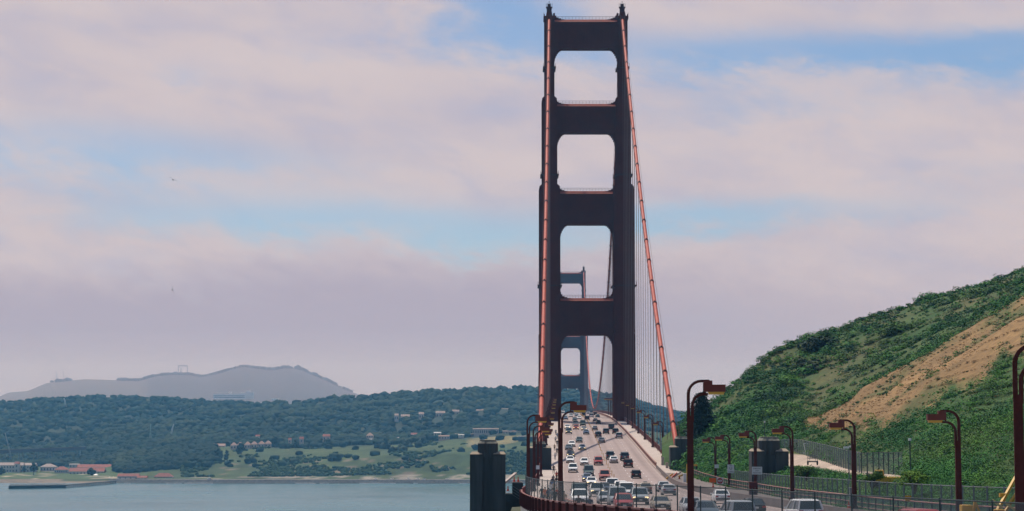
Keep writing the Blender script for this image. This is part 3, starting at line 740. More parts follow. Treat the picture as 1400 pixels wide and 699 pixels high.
# ---------------------------------------------------------------- foliage
LEAF = M('foliage', (1, 1, 1), .75, .18, 1.5, vcol=True, spec=.15)
def leaf_cloud(centres, radii, n_leaf, leaf, cols, flat=.75, up=.8, tv=.5, dist=0):
    """leaf-sized faces spread through the volume of many crowns at once"""
    V, Cc = [], []
    for (c, r, nl, col) in zip(centres, radii, n_leaf, cols):
        d = rng.normal(size=(nl, 3)); d /= np.linalg.norm(d, axis=1)[:, None]
        d[:, 2] = np.abs(d[:, 2]) * 1.0 - .18
        lump = 1 + .30 * np.sin(d[:, 0] * 5 + c[0]) * np.cos(d[:, 1] * 4 + c[1]) + .15 * np.sin(d[:, 2] * 9 + c[0] * 3)
        rr = r * (.55 + .45 * rng.random(nl) ** .5) * lump
        p = np.array(c) + d * rr[:, None] * np.array((1, 1, flat))
        nrm = d + rng.normal(size=(nl, 3)) * .55 + np.array((0, 0, up)); nrm /= np.linalg.norm(nrm, axis=1)[:, None]
        a = np.cross(nrm, rng.normal(size=(nl, 3))); a /= np.linalg.norm(a, axis=1)[:, None]; b = np.cross(nrm, a)
        s = leaf * (.6 + .8 * rng.random(nl)); s = s * min(1.6, max(.6, r / 1.6)) ** .5
        q = np.stack([p - a*s[:, None]*.55, p + b*s[:, None]*.45, p + a*s[:, None]*.6, p - b*s[:, None]*.4], 1)
        if dist: q = p[:, None, :] + (q - p[:, None, :]) * (c[1] / dist)
        V.append(q.reshape(-1, 3)); t = 1 - tv / 2 + tv * rng.random(nl)
        cc = np.array(col)[None, :] * t[:, None]; Cc.append(np.repeat(cc, 4, 0))
    V = np.concatenate(V); Cc = np.concatenate(Cc); return V, np.arange(len(V)).reshape(-1, 4), Cc
GREENS = [(.016, .092, .020), (.026, .130, .020), (.042, .165, .022), (.012, .066, .022), (.068, .185, .020), (.052, .112, .022)]
def hill_seed(n, tmin, tmax, pmin, pmax, keep):
    out = []
    while len(out) < n:
        p = random.uniform(pmin, pmax); t = random.uniform(tmin, tmax); q = hill_point(p, t)
        i = min(max(int((p - HPX[0]) / 5), 0), len(HPX) - 2); j = int(np.searchsorted(ts, t)) - 1
        q = Vector(HP[i, max(j, 0)]).lerp(Vector(HP[i+1, min(j+1, NV-1)]), .5)
        sx, sy = proj(q)
        if keep(p, t, sx, sy): out.append((q, p, t, sx, sy))
    return out
cs, rs, nl, co = [], [], [], []
SX_LIMIT = [1430]
def keep_scrub(p, t, sx, sy):
    if sy > 700 or sx > SX_LIMIT[0]: return False
    d = dry_amount(p, sy, t)
    if d > .3: return random.random() < (.03 if vnoise(hill_point(p, t).x, hill_point(p, t).y, .10, 17) < .2 else .4)
    if 1.0 < t < 2.05 and 1062 < p < 1245: return False
    q = hill_point(p, t)
    thick = .5 + .5 * vnoise(q.x, q.y, .05, 11)
    if t > 4.5: return random.random() < np.clip(.30 + 1.2 * (thick - .35) + (.25 if p > 1180 else 0), .22, 1)
    if 2.0 <= t < 3.2 and 1090 < p < 1260: return random.random() < .35 + .5 * thick
    return random.random() < np.clip(1.1 - .8 * max(0, vnoise(q.x, q.y, .09, 20) - .05), .4, 1)
for q, p, t, sx, sy in hill_seed(15000, .1, 6.02, 925, 1450, keep_scrub):
    dry = dry_amount(p, sy, t)
    r = random.choice((.3, .4, .5, .6, .7, .9, 1.1, 1.5)) if t > 1 else random.uniform(.5, 1.0)
    if dry > .3: r *= .55
    if t < 1.0: r = random.uniform(.4, .8)
    if t > 5.85: r *= .8
    k = vnoise(q.x, q.y, .07, 12)
    if dry < .3 and t > 1: r *= float(np.clip(.95 + 1.1 * vnoise(q.x, q.y, .13, 19), .45, 1.9))
    c = GREENS[int(np.clip((k * .8 + .5) * 6 + random.uniform(-1.2, 1.2), 0, 5))]
    if t < 2.1 or (p > 1180 and t < 3.3): c = tuple(v * 1.15 for v in c)
    cs.append((q.x, q.y, q.z + r * .25)); rs.append(r); nl.append(int(30 + 46 * r)); co.append(c)
for k in range(420):                                                  # bushes standing up along the skyline
    p = random.uniform(940, 1440); q = hill_point(p, random.uniform(5.9, 6.0)); r = random.choice((.3, .4, .5, .6, .8, 1.1)); cs.append((q.x, q.y, q.z + r * .35)); rs.append(r); nl.append(int(30 + 46 * r)); co.append(random.choice(GREENS))
SX_LIMIT[0] = 1745
for q, p, t, sx, sy in hill_seed(4200, .1, 6.02, 1440, 1740, lambda p, t, sx, sy: dry_amount(p, sy, t) < .3 or random.random() < .05):
    r = random.choice((.7, .9, 1.2, 1.6, 2.0)); cs.append((q.x, q.y, q.z + r * .25)); rs.append(r); nl.append(int(30 + 46 * r)); co.append(random.choice(GREENS))
v, f, c = leaf_cloud(cs, rs, nl, .32, co, .8, 1.4, .36, 430)
tag(np_mesh('scrub', v, 4, f, LEAF, c), kind='stuff', label='dense low green scrub over the hillside')
# straw-coloured grass tufts on the spur
cs, rs, nl, co = [], [], [], []
for q, p, t, sx, sy in hill_seed(2600, 2.2, 6, 1080, 1440, lambda p, t, sx, sy: (dry_amount(p, sy, t) > .5 or random.random() < .12) and sy < 690):
    g = random.uniform(.8, 1.2); cs.append((q.x, q.y, q.z + .1)); rs.append(random.uniform(.2, .5)); nl.append(12); co.append((.25*g, .145*g, .062*g))
v, f, c = leaf_cloud(cs, rs, nl, .17, co, .5, 1.6)
tag(np_mesh('dry_grass', v, 4, f, M('straw', (1, 1, 1), .9, .15, 1.0, vcol=True), c), kind='stuff', label='dry straw coloured grass on the spur')

BARK = M('bark', (.07, .05, .038), .9, .25, 3)
def shrub(name, px, py, Y, r, label, col, n=1500, flat=.8, leaf=.4, cat='shrub', group=None, blobs=7, trunk=.5):
    base = pix(px, py, Y); root = empty(name, base, 0, label, cat, group)
    cs, rs, nls, cc = [], [], [], []
    for k in range(blobs):
        a = random.uniform(0, 6.28); d = r * .62 * random.random() ** .6
        cs.append((d * math.cos(a), d * math.sin(a), r * (.12 + .66 * random.random() * flat))); rs.append(r * random.uniform(.35, .55)); nls.append(n // blobs)
        t = random.uniform(.8, 1.2); cc.append(tuple(v * t for v in col))
    v, f, c = leaf_cloud(cs, rs, nls, leaf, cc, .9); np_mesh('crown', v, 4, f, LEAF, c, root)
    m = MB()
    for k in range(4):
        a = k * 1.57 + .4; m.tube([(0, 0, -.4), (.25*r*math.cos(a), .25*r*math.sin(a), r * .5), (.5*r*math.cos(a), .5*r*math.sin(a), r * .7)], [.09 * r, .06 * r, .02 * r], 6)
    m.build('stem', BARK, root); return root
def conifer(px, py, Y, h, r, label):
    base = pix(px, py, Y); root = empty('conifer_tree', base, 0, label, 'tree'); cs, rs, nls, cc = [], [], [], []
    for k in range(64):
        t = k / 63; rad = r * (1 - t * .80) * random.uniform(.55, 1.0); a = k * 2.4
        cs.append((rad * math.cos(a) * .75, rad * math.sin(a) * .75, h * (.10 + .86 * t))); rs.append(max(.5, r * .42 * (1 - .62 * t))); nls.append(110)
        g = random.uniform(.7, 1.15); cc.append((.016*g, .034*g, .024*g))
    v, f, c = leaf_cloud(cs, rs, nls, .42, cc, .6); np_mesh('crown', v, 4, f, LEAF, c, root)
    m = MB(); m.tube([(0, 0, -1), (0, 0, h * .5), (.1, 0, h * .98)], [.38, .22, .05], 8)
    for k in range(14): a = k * 2.4; z = h * (.2 + .05 * k); m.tube([(0, 0, z), (r*.6*(1-z/h)*math.cos(a), r*.6*(1-z/h)*math.sin(a), z + .5)], [.09, .03], 5)
    m.build('trunk', BARK, root)
conifer(959, 618, 398, 12.2, 4.6, 'dark conifer tree behind the street lamp at the left foot of the hill')
shrub('large_shrub', 1116, 526, 426, 5.6, 'biggest dark green bush, in the middle of the hill face below the skyline', (.012, .034, .014), 3600, .9, .46, blobs=14)
shrub('large_shrub', 1120, 486, 450, 5.0, 'wide dark green bush just under the skyline, above the biggest bush', (.013, .036, .015), 2800, .7, .46, blobs=12)
shrub('large_shrub', 1022, 570, 404, 2.6, 'round dark bush low on the left part of the hill, above the lamp heads', (.013, .034, .015), 1300, .9, .42, blobs=8)
shrub('large_shrub', 1049, 545, 420, 2.6, 'dark bush half way up the left part of the hill', (.014, .036, .016), 1300, .8, .42, blobs=8)
shrub('leafy_bush', 1250, 668, 166, 1.75, 'bright green rounded bush just behind the wire fence beside the dirt track', (.095, .19, .018), 2000, .95, .17, blobs=10)
shrub('leafy_bush', 1193, 662, 186, 1.5, 'low spreading green bush between the dirt track and the fence', (.065, .14, .02), 1500, .6, .17, blobs=9)
shrub('leafy_bush', 1102, 653, 232, 1.7, 'green hedge-like bush right of the dark pylon, below the dirt track', (.055, .115, .02), 1500, .7, .22, blobs=10)
shrub('hill_bush', 1324, 465, 314, .75, 'small grey green bush with a rock, high on the dry grass slope', (.05, .06, .04), 260, .8, .24, blobs=4)
shrub('hill_bush', 1296, 513, 300, .8, 'small dark green bush in the middle of the dry grass slope', (.035, .06, .025), 260, .8, .24, blobs=4)
shrub('hill_bush', 1271, 522, 298, .8, 'small yellow green bush in the lower dry grass', (.075, .105, .022), 260, .8, .24, blobs=4)

# ---------------------------------------------------------------- the far shore
SHX = np.arange(-340, 1240, 8.0)
FC = {}   # column: rows of (distance, height)
def zz(py, Y): return zpix(py, Y)
cols = {
 -340: [(2390, 0), (2405, 2), (2460, 4), (2720, 6), (2950, 9), (3150, 22), (4000, zz(560, 4000))],
 0:    [(2390, 0), (2405, 2), (2460, 4), (2720, 6), (2950, 9), (3150, 22), (4000, zz(552, 4000))],
 120:  [(2390, 0), (2405, 2), (2460, 4), (2720, 6), (2950, 11), (3150, 26), (4000, zz(543, 4000))],
 190:  [(2385, 0), (2400, 4), (2450, 6), (2600, 10), (2850, 26), (3150, 44), (3900, zz(546, 3900))],
 260:  [(2380, 0), (2390, 4), (2440, 6), (2560, 22), (2800, 34), (3150, 52), (3850, zz(551, 3850))],
 330:  [(2378, 0), (2388, 4), (2430, 7), (2530, zz(632, 2530)), (2740, zz(616, 2740)), (3100, 52), (3800, zz(553, 3800))],
 400:  [(2378, 0), (2388, 4), (2430, 7), (2520, zz(630, 2520)), (2720, zz(616, 2720)), (3000, zz(600, 3000)), (3700, zz(553, 3700))],
 460:  [(2378, 0), (2388, 4), (2430, 8), (2510, zz(627, 2510)), (2700, zz(614, 2700)), (3000, zz(600, 3000)), (3650, zz(545, 3650))],
 540:  [(2378, 0), (2388, 4), (2430, 10), (2500, zz(624, 2500)), (2690, zz(611, 2690)), (3000, zz(599, 3000)), (3600, zz(539, 3600))],
 640:  [(2378, 0), (2388, 4), (2425, 10), (2480, zz(621, 2480)), (2660, zz(602, 2660)), (2950, zz(588, 2950)), (3500, zz(533, 3500))],
 740:  [(2370, 0), (2382, 4), (2420, 10), (2470, zz(620, 2470)), (2640, zz(594, 2640)), (2900, zz(584, 2900)), (3500, zz(533, 3500))],
 830:  [(2365, 0), (2380, 5), (2420, 14), (2500, zz(610, 2500)), (2700, zz(596, 2700)), (3000, zz(580, 3000)), (3600, zz(540, 3600))],
 890:  [(2500, 0), (2520, 6), (2560, 18), (2640, zz(606, 2640)), (2800, zz(592, 2800)), (3100, zz(578, 3100)), (3650, zz(556, 3650))],
 950:  [(2800, 0), (2820, 6), (2860, 16), (2940, 30), (3050, 45), (3300, zz(585, 3300)), (3700, zz(575, 3700))],
 1240: [(3100, 0), (3120, 3), (3160, 6), (3300, 10), (3500, 20), (3700, 40), (3900, zz(620, 3900))]}
cpx = np.array(sorted(cols)); ca = np.array([cols[k] for k in cpx], float)
FT = np.concatenate([np.linspace(0, 2, 8, endpoint=False), np.linspace(2, 4, 26, endpoint=False), np.linspace(4, 6, 34), [6.15, 6.4, 6.8]])
def far_point(p, t):
    k = np.array([[np.interp(p, cpx, ca[:, r, q]) for q in (0, 1)] for r in range(7)])
    if t <= 6:
        i = min(int(t), 5); f = t - i; Y, z = k[i] * (1 - f) + k[i+1] * f
    else: Y = k[6][0] + (t - 6) * 900; z = k[6][1] - (t - 6) * 75
    x = (p - 700) / FPX * Y * 1.0
    if t > 2.2:
        a = min(1, (t - 2.2) / .8)
        z += (vnoise(x, Y, .004, 21) * (9 if t > 4.6 else 2.2) + vnoise(x, Y, .016, 22) * 2.2) * a * (1 if t < 5.7 else .35)
        if t > 4.2: z += 7 * math.exp(-((p - 90) / 130) ** 2 - ((t - 5.25) / .22) ** 2) + 6 * math.exp(-((p - 430) / 90) ** 2 - ((t - 5.3) / .25) ** 2)
    return Vector((x, Y, z))
FPt = np.zeros((len(SHX), len(FT), 3)); FCc = np.zeros_like(FPt)
for i, p in enumerate(SHX):
    for j, t in enumerate(FT):
        q = far_point(p, t); FPt[i, j] = q; g = .5 + .5 * vnoise(q.x, q.y, .011, 23); g2 = .5 + .5 * vnoise(q.x, q.y, .035, 24)
        c = np.array((.030 + .030*g, .056 + .034*g, .015 + .010*g)) * (.75 + .5 * g2)
        if t < 1: c = np.array((.10, .10, .095)) if p > 150 else np.array((.17, .14, .105))
        elif t < 2.0: c = np.array((.22, .20, .16)) if p > 260 and g2 > .56 else (np.array((.17, .14, .105)) if p < 90 and t < 1.7 else c * .9)
        if 2.0 <= t < 3 and p > 300: c = c * (.7 + .5 * g2) if g2 < .66 else np.array((.15, .125, .085))
        if t < 3.1 and t > 1.7 and p < 170: c = np.array((.05, .085, .022)) if g2 < .7 else np.array((.30, .26, .19))
        if t > 4.15: c = np.array((.018, .030, .014))
        if 640 < p < 800 and 3.4 < t < 4.15 and g > .4: c = np.array((.17, .15, .065))
        FCc[i, j] = c
tag(grid_mesh(FPt, FCc, 'far_shore_land', FAR_TERR), kind='structure')
# woods of the far hills: every crown a lump of its own inside one mass
def ico(sub=1):
    import bmesh
    bm = bmesh.new(); bmesh.ops.create_icosphere(bm, subdivisions=sub, radius=1); v = np.array([p.co[:] for p in bm.verts]); f = np.array([[q.index for q in p.verts] for p in bm.faces]); bm.free(); return v, f
IV, IF = ico(1)
def crowns(C, Rr, cols, squash=.85):
    V, F, CC = [], [], []; n = len(IV)
    for k, (c, r, col) in enumerate(zip(C, Rr, cols)):
        ph = rng.random(3) * 6.3
        lump = 1 + .22 * np.sin(IV[:, 0]*3.1 + ph[0]) * np.cos(IV[:, 1]*3.7 + ph[1]) + .16 * np.sin(IV[:, 2]*5 + IV[:, 0]*4 + ph[2]) + .13 * rng.normal(size=n)
        V.append(np.array(c) + IV * lump[:, None] * np.array((r, r, r * squash))); F.append(IF + k * n)
        CC.append(np.array(col)[None] * (.86 + .28 * rng.random((n, 1))))
    return np.concatenate(V), np.concatenate(F), np.concatenate(CC)
CROWN = M('far_foliage', (1, 1, 1), .85, .3, .25, vcol=True, spec=.1)
def far_seed(n, t0, t1, p0, p1, keep=lambda p, t, q: True):
    out = []
    while len(out) < n:
        p = random.uniform(p0, p1); t = random.uniform(t0, t1); q = far_point(p, t)
        if keep(p, t, q): out.append((p, t, q))
    return out
CL = []; RR = []; CO = []
def keep_wood(p, t, q):
    if p > 300 and t < 4.2: return random.random() < .012
    if p < 160 and t < 3.5: return False
    for hp, hw in ((548, 10), (576, 6), (602, 9), (623, 7), (659, 10), (690, 11)):
        if abs(p - hp) < hw * .8 and 3060 < q.y < 3190: return False
    if 160 <= p <= 300 and t < 3.0: return random.random() < .5 if p < 290 else False
    if 640 < p < 790 and t < 4.35: return False
    return True
FOREST = [(.006, .020, .011), (.009, .027, .013), (.016, .038, .016), (.005, .016, .011), (.027, .044, .018)]
for p, t, q in far_seed(11500, 2.6, 6.03, -60, 1010, keep_wood):
    r = random.uniform(3.8, 7.8) if t > 4.4 else random.uniform(3.5, 7)
    k = vnoise(q.x, q.y, .006, 31)
    k += vnoise(q.x, q.y, .0024, 35) * .8; CL.append((q.x, q.y, q.z + r * .45)); RR.append(r * 1.1); CO.append(FOREST[int(np.clip((k * 1.3 + .45) * 5 + random.uniform(-.6, .6), 0, 4))])
v, f, c = crowns(CL, RR, CO, .66); tag(np_mesh('far_woods', v, 3, f, CROWN, c, smooth=True), kind='stuff', label='dark woods on the far hills')
CL, RR, CO = [], [], []
for p, t, q in far_seed(3000, 1.9, 4.2, 250, 930, lambda p, t, q: vnoise(q.x, q.y, .012, 33) > (-.14 if t < 2.6 else .24) and not (640 < p < 780 and t > 3.3)):
    r = random.uniform(1.0, 3.2); CL.append((q.x, q.y, q.z + r * .3)); RR.append(r); g = random.uniform(.8, 1.2); CO.append((.026*g, .056*g, .018*g))
v, f, c = crowns(CL, RR, CO, .75); tag(np_mesh('bluff_scrub', v, 3, f, CROWN, c, smooth=True), kind='stuff', label='scrub on the far bluffs above the sea wall')
def far_tree(px, pyb, Y, h, w, label, col=(.022, .036, .022), grp='dark trees on the far shore'):
    b = pix(px, pyb, Y); root = empty('far_tree', b, 0, label, 'tree', grp); C, Rr, cc = [], [], []
    for k in range(16):
        t = random.random(); C.append((random.uniform(-.32, .32)*w*(1.25-t), random.uniform(-.3, .3)*w, h*(.28+.62*t))); Rr.append(w * random.uniform(.20, .30) * (1.15 - .5*t)); g = random.uniform(.8, 1.25); cc.append(tuple(q*g for q in col))
    v, f, c = crowns(C, Rr, cc, 1.0); np_mesh('crown', v, 3, f, CROWN, c, root)
    MB().tube([(0, 0, -1), (0, 0, h * .6)], [w * .05, w * .03], 6).build('trunk', BARK, root)
for a in ((527, 621, 2640, 23, 15, 'tallest dark tree standing apart in the grassy far bluff'), (556, 617, 2660, 15, 17, 'dark rounded tree right of the tall lone tree on the far bluff'), (578, 614, 2680, 17, 15, 'bushy dark tree at the right end of the far bluff clump'),
          (404, 615, 2730, 14, 9, 'dark narrow tree among the houses of the far shore'), (448, 612, 2740, 12, 14, 'low wide dark tree before the pale houses on the far shore'), (376, 612, 2740, 17, 12, 'dark tree at the right end of the row of gabled houses'),
          (330, 620, 2640, 14, 14, 'dark tree in front of the row of gabled houses'), (297, 632, 2560, 22, 12, 'dark slender trees at the left end of the grassy bluff'), (310, 634, 2550, 18, 9, 'thin dark tree with bare trunk on the grassy bluff edge'),
          (46, 649, 2560, 17, 10, 'dark tree standing before the white barracks by the beach'), (33, 646, 2590, 9, 6, 'small palm-like tree before the white barracks'), (124, 650, 2540, 9.5, 11, 'round dark tree in front of the red roofed hall'),
          (2, 650, 2560, 11, 10, 'dark tree at the left edge of the picture by the beach lawn'), (666, 634, 2500, 9, 16, 'low dark clump on the grass right of the lone pylon')):
    far_tree(*a)

# the high hills in the fog bank behind
RPX = np.concatenate([np.arange(-2600, -420, 60.0), np.arange(-420, 620, 5.0), np.arange(620, 3400, 60.0)])
ridge = [(-420, 560), (-120, 556), (0, 543), (14, 536), (40, 534), (66, 523), (90, 521), (115, 518.5), (150, 519), (190, 521), (215, 514), (235, 512), (262, 513), (276, 516), (300, 511), (318, 505), (333, 501.5), (350, 504), (372, 506), (392, 503), (408, 504), (430, 513), (452, 523), (470, 532), (490, 540), (520, 548), (620, 562)]
ra = np.array(ridge, float); P = np.zeros((len(RPX), 22, 3)); C = np.zeros_like(P)
for i, p in enumerate(RPX):
    py = np.interp(p, ra[:, 0], ra[:, 1]); top = pix(p, py, 8000); 
    for j in range(22):
        t = j / 17.0
        if t <= 1: Y = 6000 + 2000 * t; z = 40 + (top.z - 40) * (t ** 1.35) - max(0, .2 - t) * 220
        else: Y = 8000 + (t - 1) * 3000; z = top.z - (t - 1) * 700
        x = (p - 700) / FPX * Y; n = vnoise(x, Y, .0028, 41); n2 = vnoise(x, Y, .012, 42)
        z += (n * 12 + n2 * 7) * (1 if t < .9 else .25); P[i, j] = (x, Y, z)
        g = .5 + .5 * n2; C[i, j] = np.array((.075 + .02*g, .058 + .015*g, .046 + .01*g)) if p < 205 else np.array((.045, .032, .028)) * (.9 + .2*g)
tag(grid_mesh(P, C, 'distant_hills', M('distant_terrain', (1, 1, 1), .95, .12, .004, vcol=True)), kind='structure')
CL, RR, CO = [], [], []
for k in range(330):
    p = random.uniform(200, 480) if k > 90 else random.choice((75, 82, 94, 168, 176, 184, 196, 204)) + random.uniform(-6, 6); t = random.uniform(.45, 1.0) if k > 330 else 1.0
    py = np.interp(p, ra[:, 0], ra[:, 1]); top = pix(p, py, 8000); Y = 6000 + 2000 * t; z = 40 + (top.z - 40) * t ** 1.35; r = random.uniform(6, 12)
    CL.append(((p - 700) / FPX * Y, Y, z + r * .2)); RR.append(r); CO.append((.035, .032, .028))
v, f, c = crowns(CL, RR, CO, .8); tag(np_mesh('distant_woods', v, 3, f, CROWN, c), kind='stuff', label='trees along the foggy skyline')

# ---------------------------------------------------------------- near railing and fences
nys = list(np.arange(58, 216.1, 3.0))
def rowpts(xf, off, ys, dz=0.0): return [Vector((xf(Y) + off, Y, zc(Y) + dz)) for Y in ys]
nr = empty('steel_railing', (xr(140), 140, zc(140)), 0, 'dark red steel picket railing with pink cap rail curving along the bottom edge', 'railing'); no = Vector(nr.location)
m = MB(); RH = 1.18
for hh, w, h in ((RH, .17, .12), (.16, .10, .09)):
    m.loft([[p + Vector((a, 0, KERB + hh + b)) for a, b in ((-w/2, -h/2), (w/2, -h/2), (w/2, h/2), (-w/2, h/2))] for p in rowpts(xr, 0, nys)])
part(m, 'cap_rail', M('cap_rail_painted_sun', (.34, .13, .11), .5, .12), nr, no)  # pinker than the pickets: sunlight on the cap painted in
for Y in nys: p = Vector((xr(Y), Y, zc(Y) + KERB)); m = MB(); m.box(p + Vector((-.09, -.10, RH / 2)), (.30, .40, RH + .14)); part(m, 'post', ORANGE_DARK, nr, no)  # posts darker than the pickets: their shaded sides painted in
m = MB()
for a, b in zip(nys, nys[1:]):
    for k in range(1, 21):
        Y = a + (b - a) * k / 21; p = Vector((xr(Y), Y, zc(Y) + KERB)); m.bar(p + Vector((0, 0, .2)), p + Vector((0, 0, RH)), .085, .06)
part(m, 'pickets', M('picket_painted_sun', (.24, .060, .050), .6, .2, .8), nr, no)  # lighter than the posts: light on the panels put into the colour
m = MB()
m.loft([[p + Vector((a, 0, b)) for a, b in ((-.08, -3.2), (.14, -3.2), (.14, KERB + .04), (-.08, KERB + .04))] for p in rowpts(xr, 0, nys)]); part(m, 'fascia_beam', ORANGE_DARK, nr, no)

def wire_fence(name, pts, h, step, mat, label, post_mat=STEEL, top=True, group=None, post=.07):
    o = Vector(pts[len(pts)//2]); r = empty(name, o, 0, label, 'fence', group)
    L = [0]
    for a, b in zip(pts, pts[1:]): L.append(L[-1] + (b - a).length)
    def at(s):
        i = min(max(int(np.searchsorted(L, s)) - 1, 0), len(pts) - 2); return pts[i].lerp(pts[i+1], (s - L[i]) / (L[i+1] - L[i]))
    for s in np.arange(0, L[-1] + .01, step): p = at(min(s, L[-1])); m = MB(); m.tube([p - Vector((0, 0, .3)), p + Vector((0, 0, h + .08))], post, 6); part(m, 'post', post_mat, r, o)
    if top:
        m = MB(); m.tube([p + Vector((0, 0, h)) for p in pts], .035, 6); part(m, 'top_rail', post_mat, r, o)
    pn = panel('wire_mesh', [p - o for p in pts], h, mat, r); return r
DARKPOST = M('dark_steel_post', (.055, .07, .07), .5, .1, metal=.2)
wire_fence('chain_link_fence', rowpts(xr, .45, [Y for Y in nys if 58 <= Y <= 214], KERB), 2.75, 4.6, CHAIN, 'tall see-through chain link fence standing behind the dark red picket railing', DARKPOST, post=.042)
wfy = [96, 104, 112, 120, 130, 141, 155, 170, 178, 195, 219, 240, 262, 285, 305, 322]
wire_fence('chain_link_fence', rowpts(xo, 1.0, wfy, KERB), 2.5, 3.2, CHAIN_THICK, 'long grey chain link fence on the hill side of the road behind the west lamps', STEEL)
W2 = [pix(p, py, Y) for p, py, Y in ((1068, 620, 322), (1085, 620, 312), (1100, 622.5, 298), (1130, 631, 268), (1160, 641.5, 238), (1178, 646, 224))]
wire_fence('chain_link_fence', W2, 2.2, 3.0, CHAIN, 'rusty looking wire fence above the dirt track at the foot of the hill', STEEL)
W3 = [pix(p, py, Y) for p, py, Y in ((1178, 648, 222), (1200, 648, 215), (1234, 650, 202))]
wire_fence('chain_link_gate', W3, 2.3, 2.6, CHAIN, 'wire gate and railings right of the dirt track below the dry slope', DARKPOST)
# pipe railings: one along the roadway before the near fence, one along the west pavement
def pipe_rail(xf, off, ys, h, step, name, label, matr, kids=2, pw=.075):
    o = Vector((xf(ys[len(ys)//2]) + off, ys[len(ys)//2], zc(ys[len(ys)//2]))); r = empty(name, o, 0, label, 'railing')
    for k, hh in enumerate([h, h * .55, h * .2][:kids]):
        m = MB(); m.tube([Vector((xf(Y) + off, Y, zc(Y) + KERB + hh)) for Y in ys], pw * (.75 if k == 0 else .45), 8); part(m, 'rail', matr, r, o, smooth=True)
    Y = ys[0]
    while Y < ys[-1]: m = MB(); m.bar((xf(Y) + off, Y, zc(Y) - .05), (xf(Y) + off, Y, zc(Y) + KERB + h), pw * 1.4); part(m, 'post', DARKPOST, r, o); Y += step
    return r
PINKRAIL = M('faded_red_rail', (.36, .17, .145), .55, .12)
pipe_rail(xe, -.35, list(np.arange(62, 232, 3.0)), 1.05, 3.0, 'pipe_railing', 'thin faded red pipe railing between roadway and east pavement, behind the near fence', PINKRAIL)
wr = pipe_rail(xo, -.15, list(np.arange(90, 372, 4.0)), 1.2, 2.9, 'pipe_railing', 'long faded red pipe railing along the west pavement below the hill side lamps', PINKRAIL, 3)
panel('wire_infill', [Vector((xo(Y) - .15, Y, zc(Y) + KERB + .15)) - Vector(wr.location) for Y in np.arange(90, 372, 4.0)], 1.0, CHAIN, wr)
wl = [Vector((xw(Y) + .15, Y, zc(Y) + .1)) for Y in np.arange(96, 400, 6.0)]
m = MB(); m.loft([[p + Vector(q) for q in ((-.15, 0, -.3), (.12, 0, -.3), (.08, 0, .75), (-.08, 0, .75))] for p in wl])
tag(m.build('road_barrier', M('barrier_concrete', (.17, .135, .125), .85, .2, .4)), 'low grey concrete barrier along the west edge of the roadway', 'barrier')

# ---------------------------------------------------------------- vehicles
PAINT = {}
def paint(c):
    if c not in PAINT: PAINT[c] = M('car_paint_' + c, COLORS[c], .28, .04, 1.0, spec=.55)
    return PAINT[c]
COLORS = dict(white=(.84, .84, .82), silver=(.40, .41, .42), grey=(.15, .16, .17), black=(.018, .02, .022), blue=(.045, .085, .17), darkblue=(.02, .035, .06), teal=(.03, .075, .08), green=(.035, .065, .05),
              red=(.36, .025, .02), maroon=(.055, .018, .018), salmon=(.42, .12, .09), tan=(.33, .27, .19), slate=(.07, .10, .12), pale=(.34, .38, .40))
TRIM = M('black_trim', (.03, .03, .032), .6, .1); HEAD = M('headlamp_glass', (.75, .74, .68), .15, .02, spec=.6)
HEADLIT = M('lit_headlamp', (.9, .75, .45), .3, .02, emit=(1.0, .72, .35, 2.6)); TAIL = M('tail_lamp', (.38, .02, .015), .3, .05); PLATE = M('number_plate', (.6, .6, .55), .5, .05)
RIM = M('wheel_rim', (.35, .35, .36), .35, .05, metal=.6)
TYPES = {
 'sedan': dict(L=4.65, W=1.80, H=1.43, belt=.93, body=[(-2.32,.42,.78,.68), (-2.25,.30,.92,.80), (-1.75,.22,.97,.885), (-.9,.2,.95,.9), (.8,.2,.93,.9), (1.25,.21,.90,.895), (1.9,.24,.80,.86), (2.22,.28,.70,.78), (2.32,.36,.60,.66)], base=(-1.75, 1.15, .80), roof=(-.98, .28, .60), wh=(-1.38, 1.40, .32)),
 'hatch': dict(L=4.1, W=1.74, H=1.5, belt=.95, body=[(-2.05,.42,.85,.72), (-2.0,.30,.96,.82), (-1.6,.22,.97,.86), (.7,.2,.95,.87), (1.15,.21,.92,.865), (1.7,.24,.82,.83), (1.98,.28,.72,.75), (2.05,.36,.62,.64)], base=(-1.98, 1.10, .80), roof=(-1.62, .25, .62), wh=(-1.25, 1.28, .32)),
 'suv': dict(L=4.75, W=1.90, H=1.78, belt=1.08, body=[(-2.36,.48,.98,.78), (-2.30,.36,1.08,.88), (-1.8,.27,1.10,.94), (.9,.26,1.08,.95), (1.3,.27,1.06,.945), (2.0,.3,.98,.91), (2.28,.36,.88,.84), (2.37,.45,.75,.74)], base=(-2.30, 1.20, .88), roof=(-2.02, .42, .70), wh=(-1.42, 1.45, .37)),
 'van': dict(L=5.0, W=1.95, H=1.92, belt=1.06, body=[(-2.5,.45,1.0,.85), (-2.45,.32,1.06,.92), (-1.9,.25,1.08,.965), (1.3,.24,1.06,.97), (1.75,.25,1.02,.96), (2.2,.28,.92,.92), (2.42,.33,.80,.84), (2.5,.42,.66,.72)], base=(-2.45, 1.72, .92), roof=(-2.28, .72, .76), wh=(-1.5, 1.62, .34)),
 'pickup': dict(L=5.3, W=1.95, H=1.80, belt=1.06, body=[(-2.65,.5,1.02,.86), (-2.6,.38,1.06,.93), (-2.0,.3,1.06,.96), (.9,.28,1.06,.97), (1.4,.29,1.05,.965), (2.2,.32,.98,.93), (2.55,.38,.88,.87), (2.65,.46,.76,.78)], base=(-.75, 1.28, .86), roof=(-.55, .58, .70), wh=(-1.6, 1.75, .38)),
}
CARM = {}
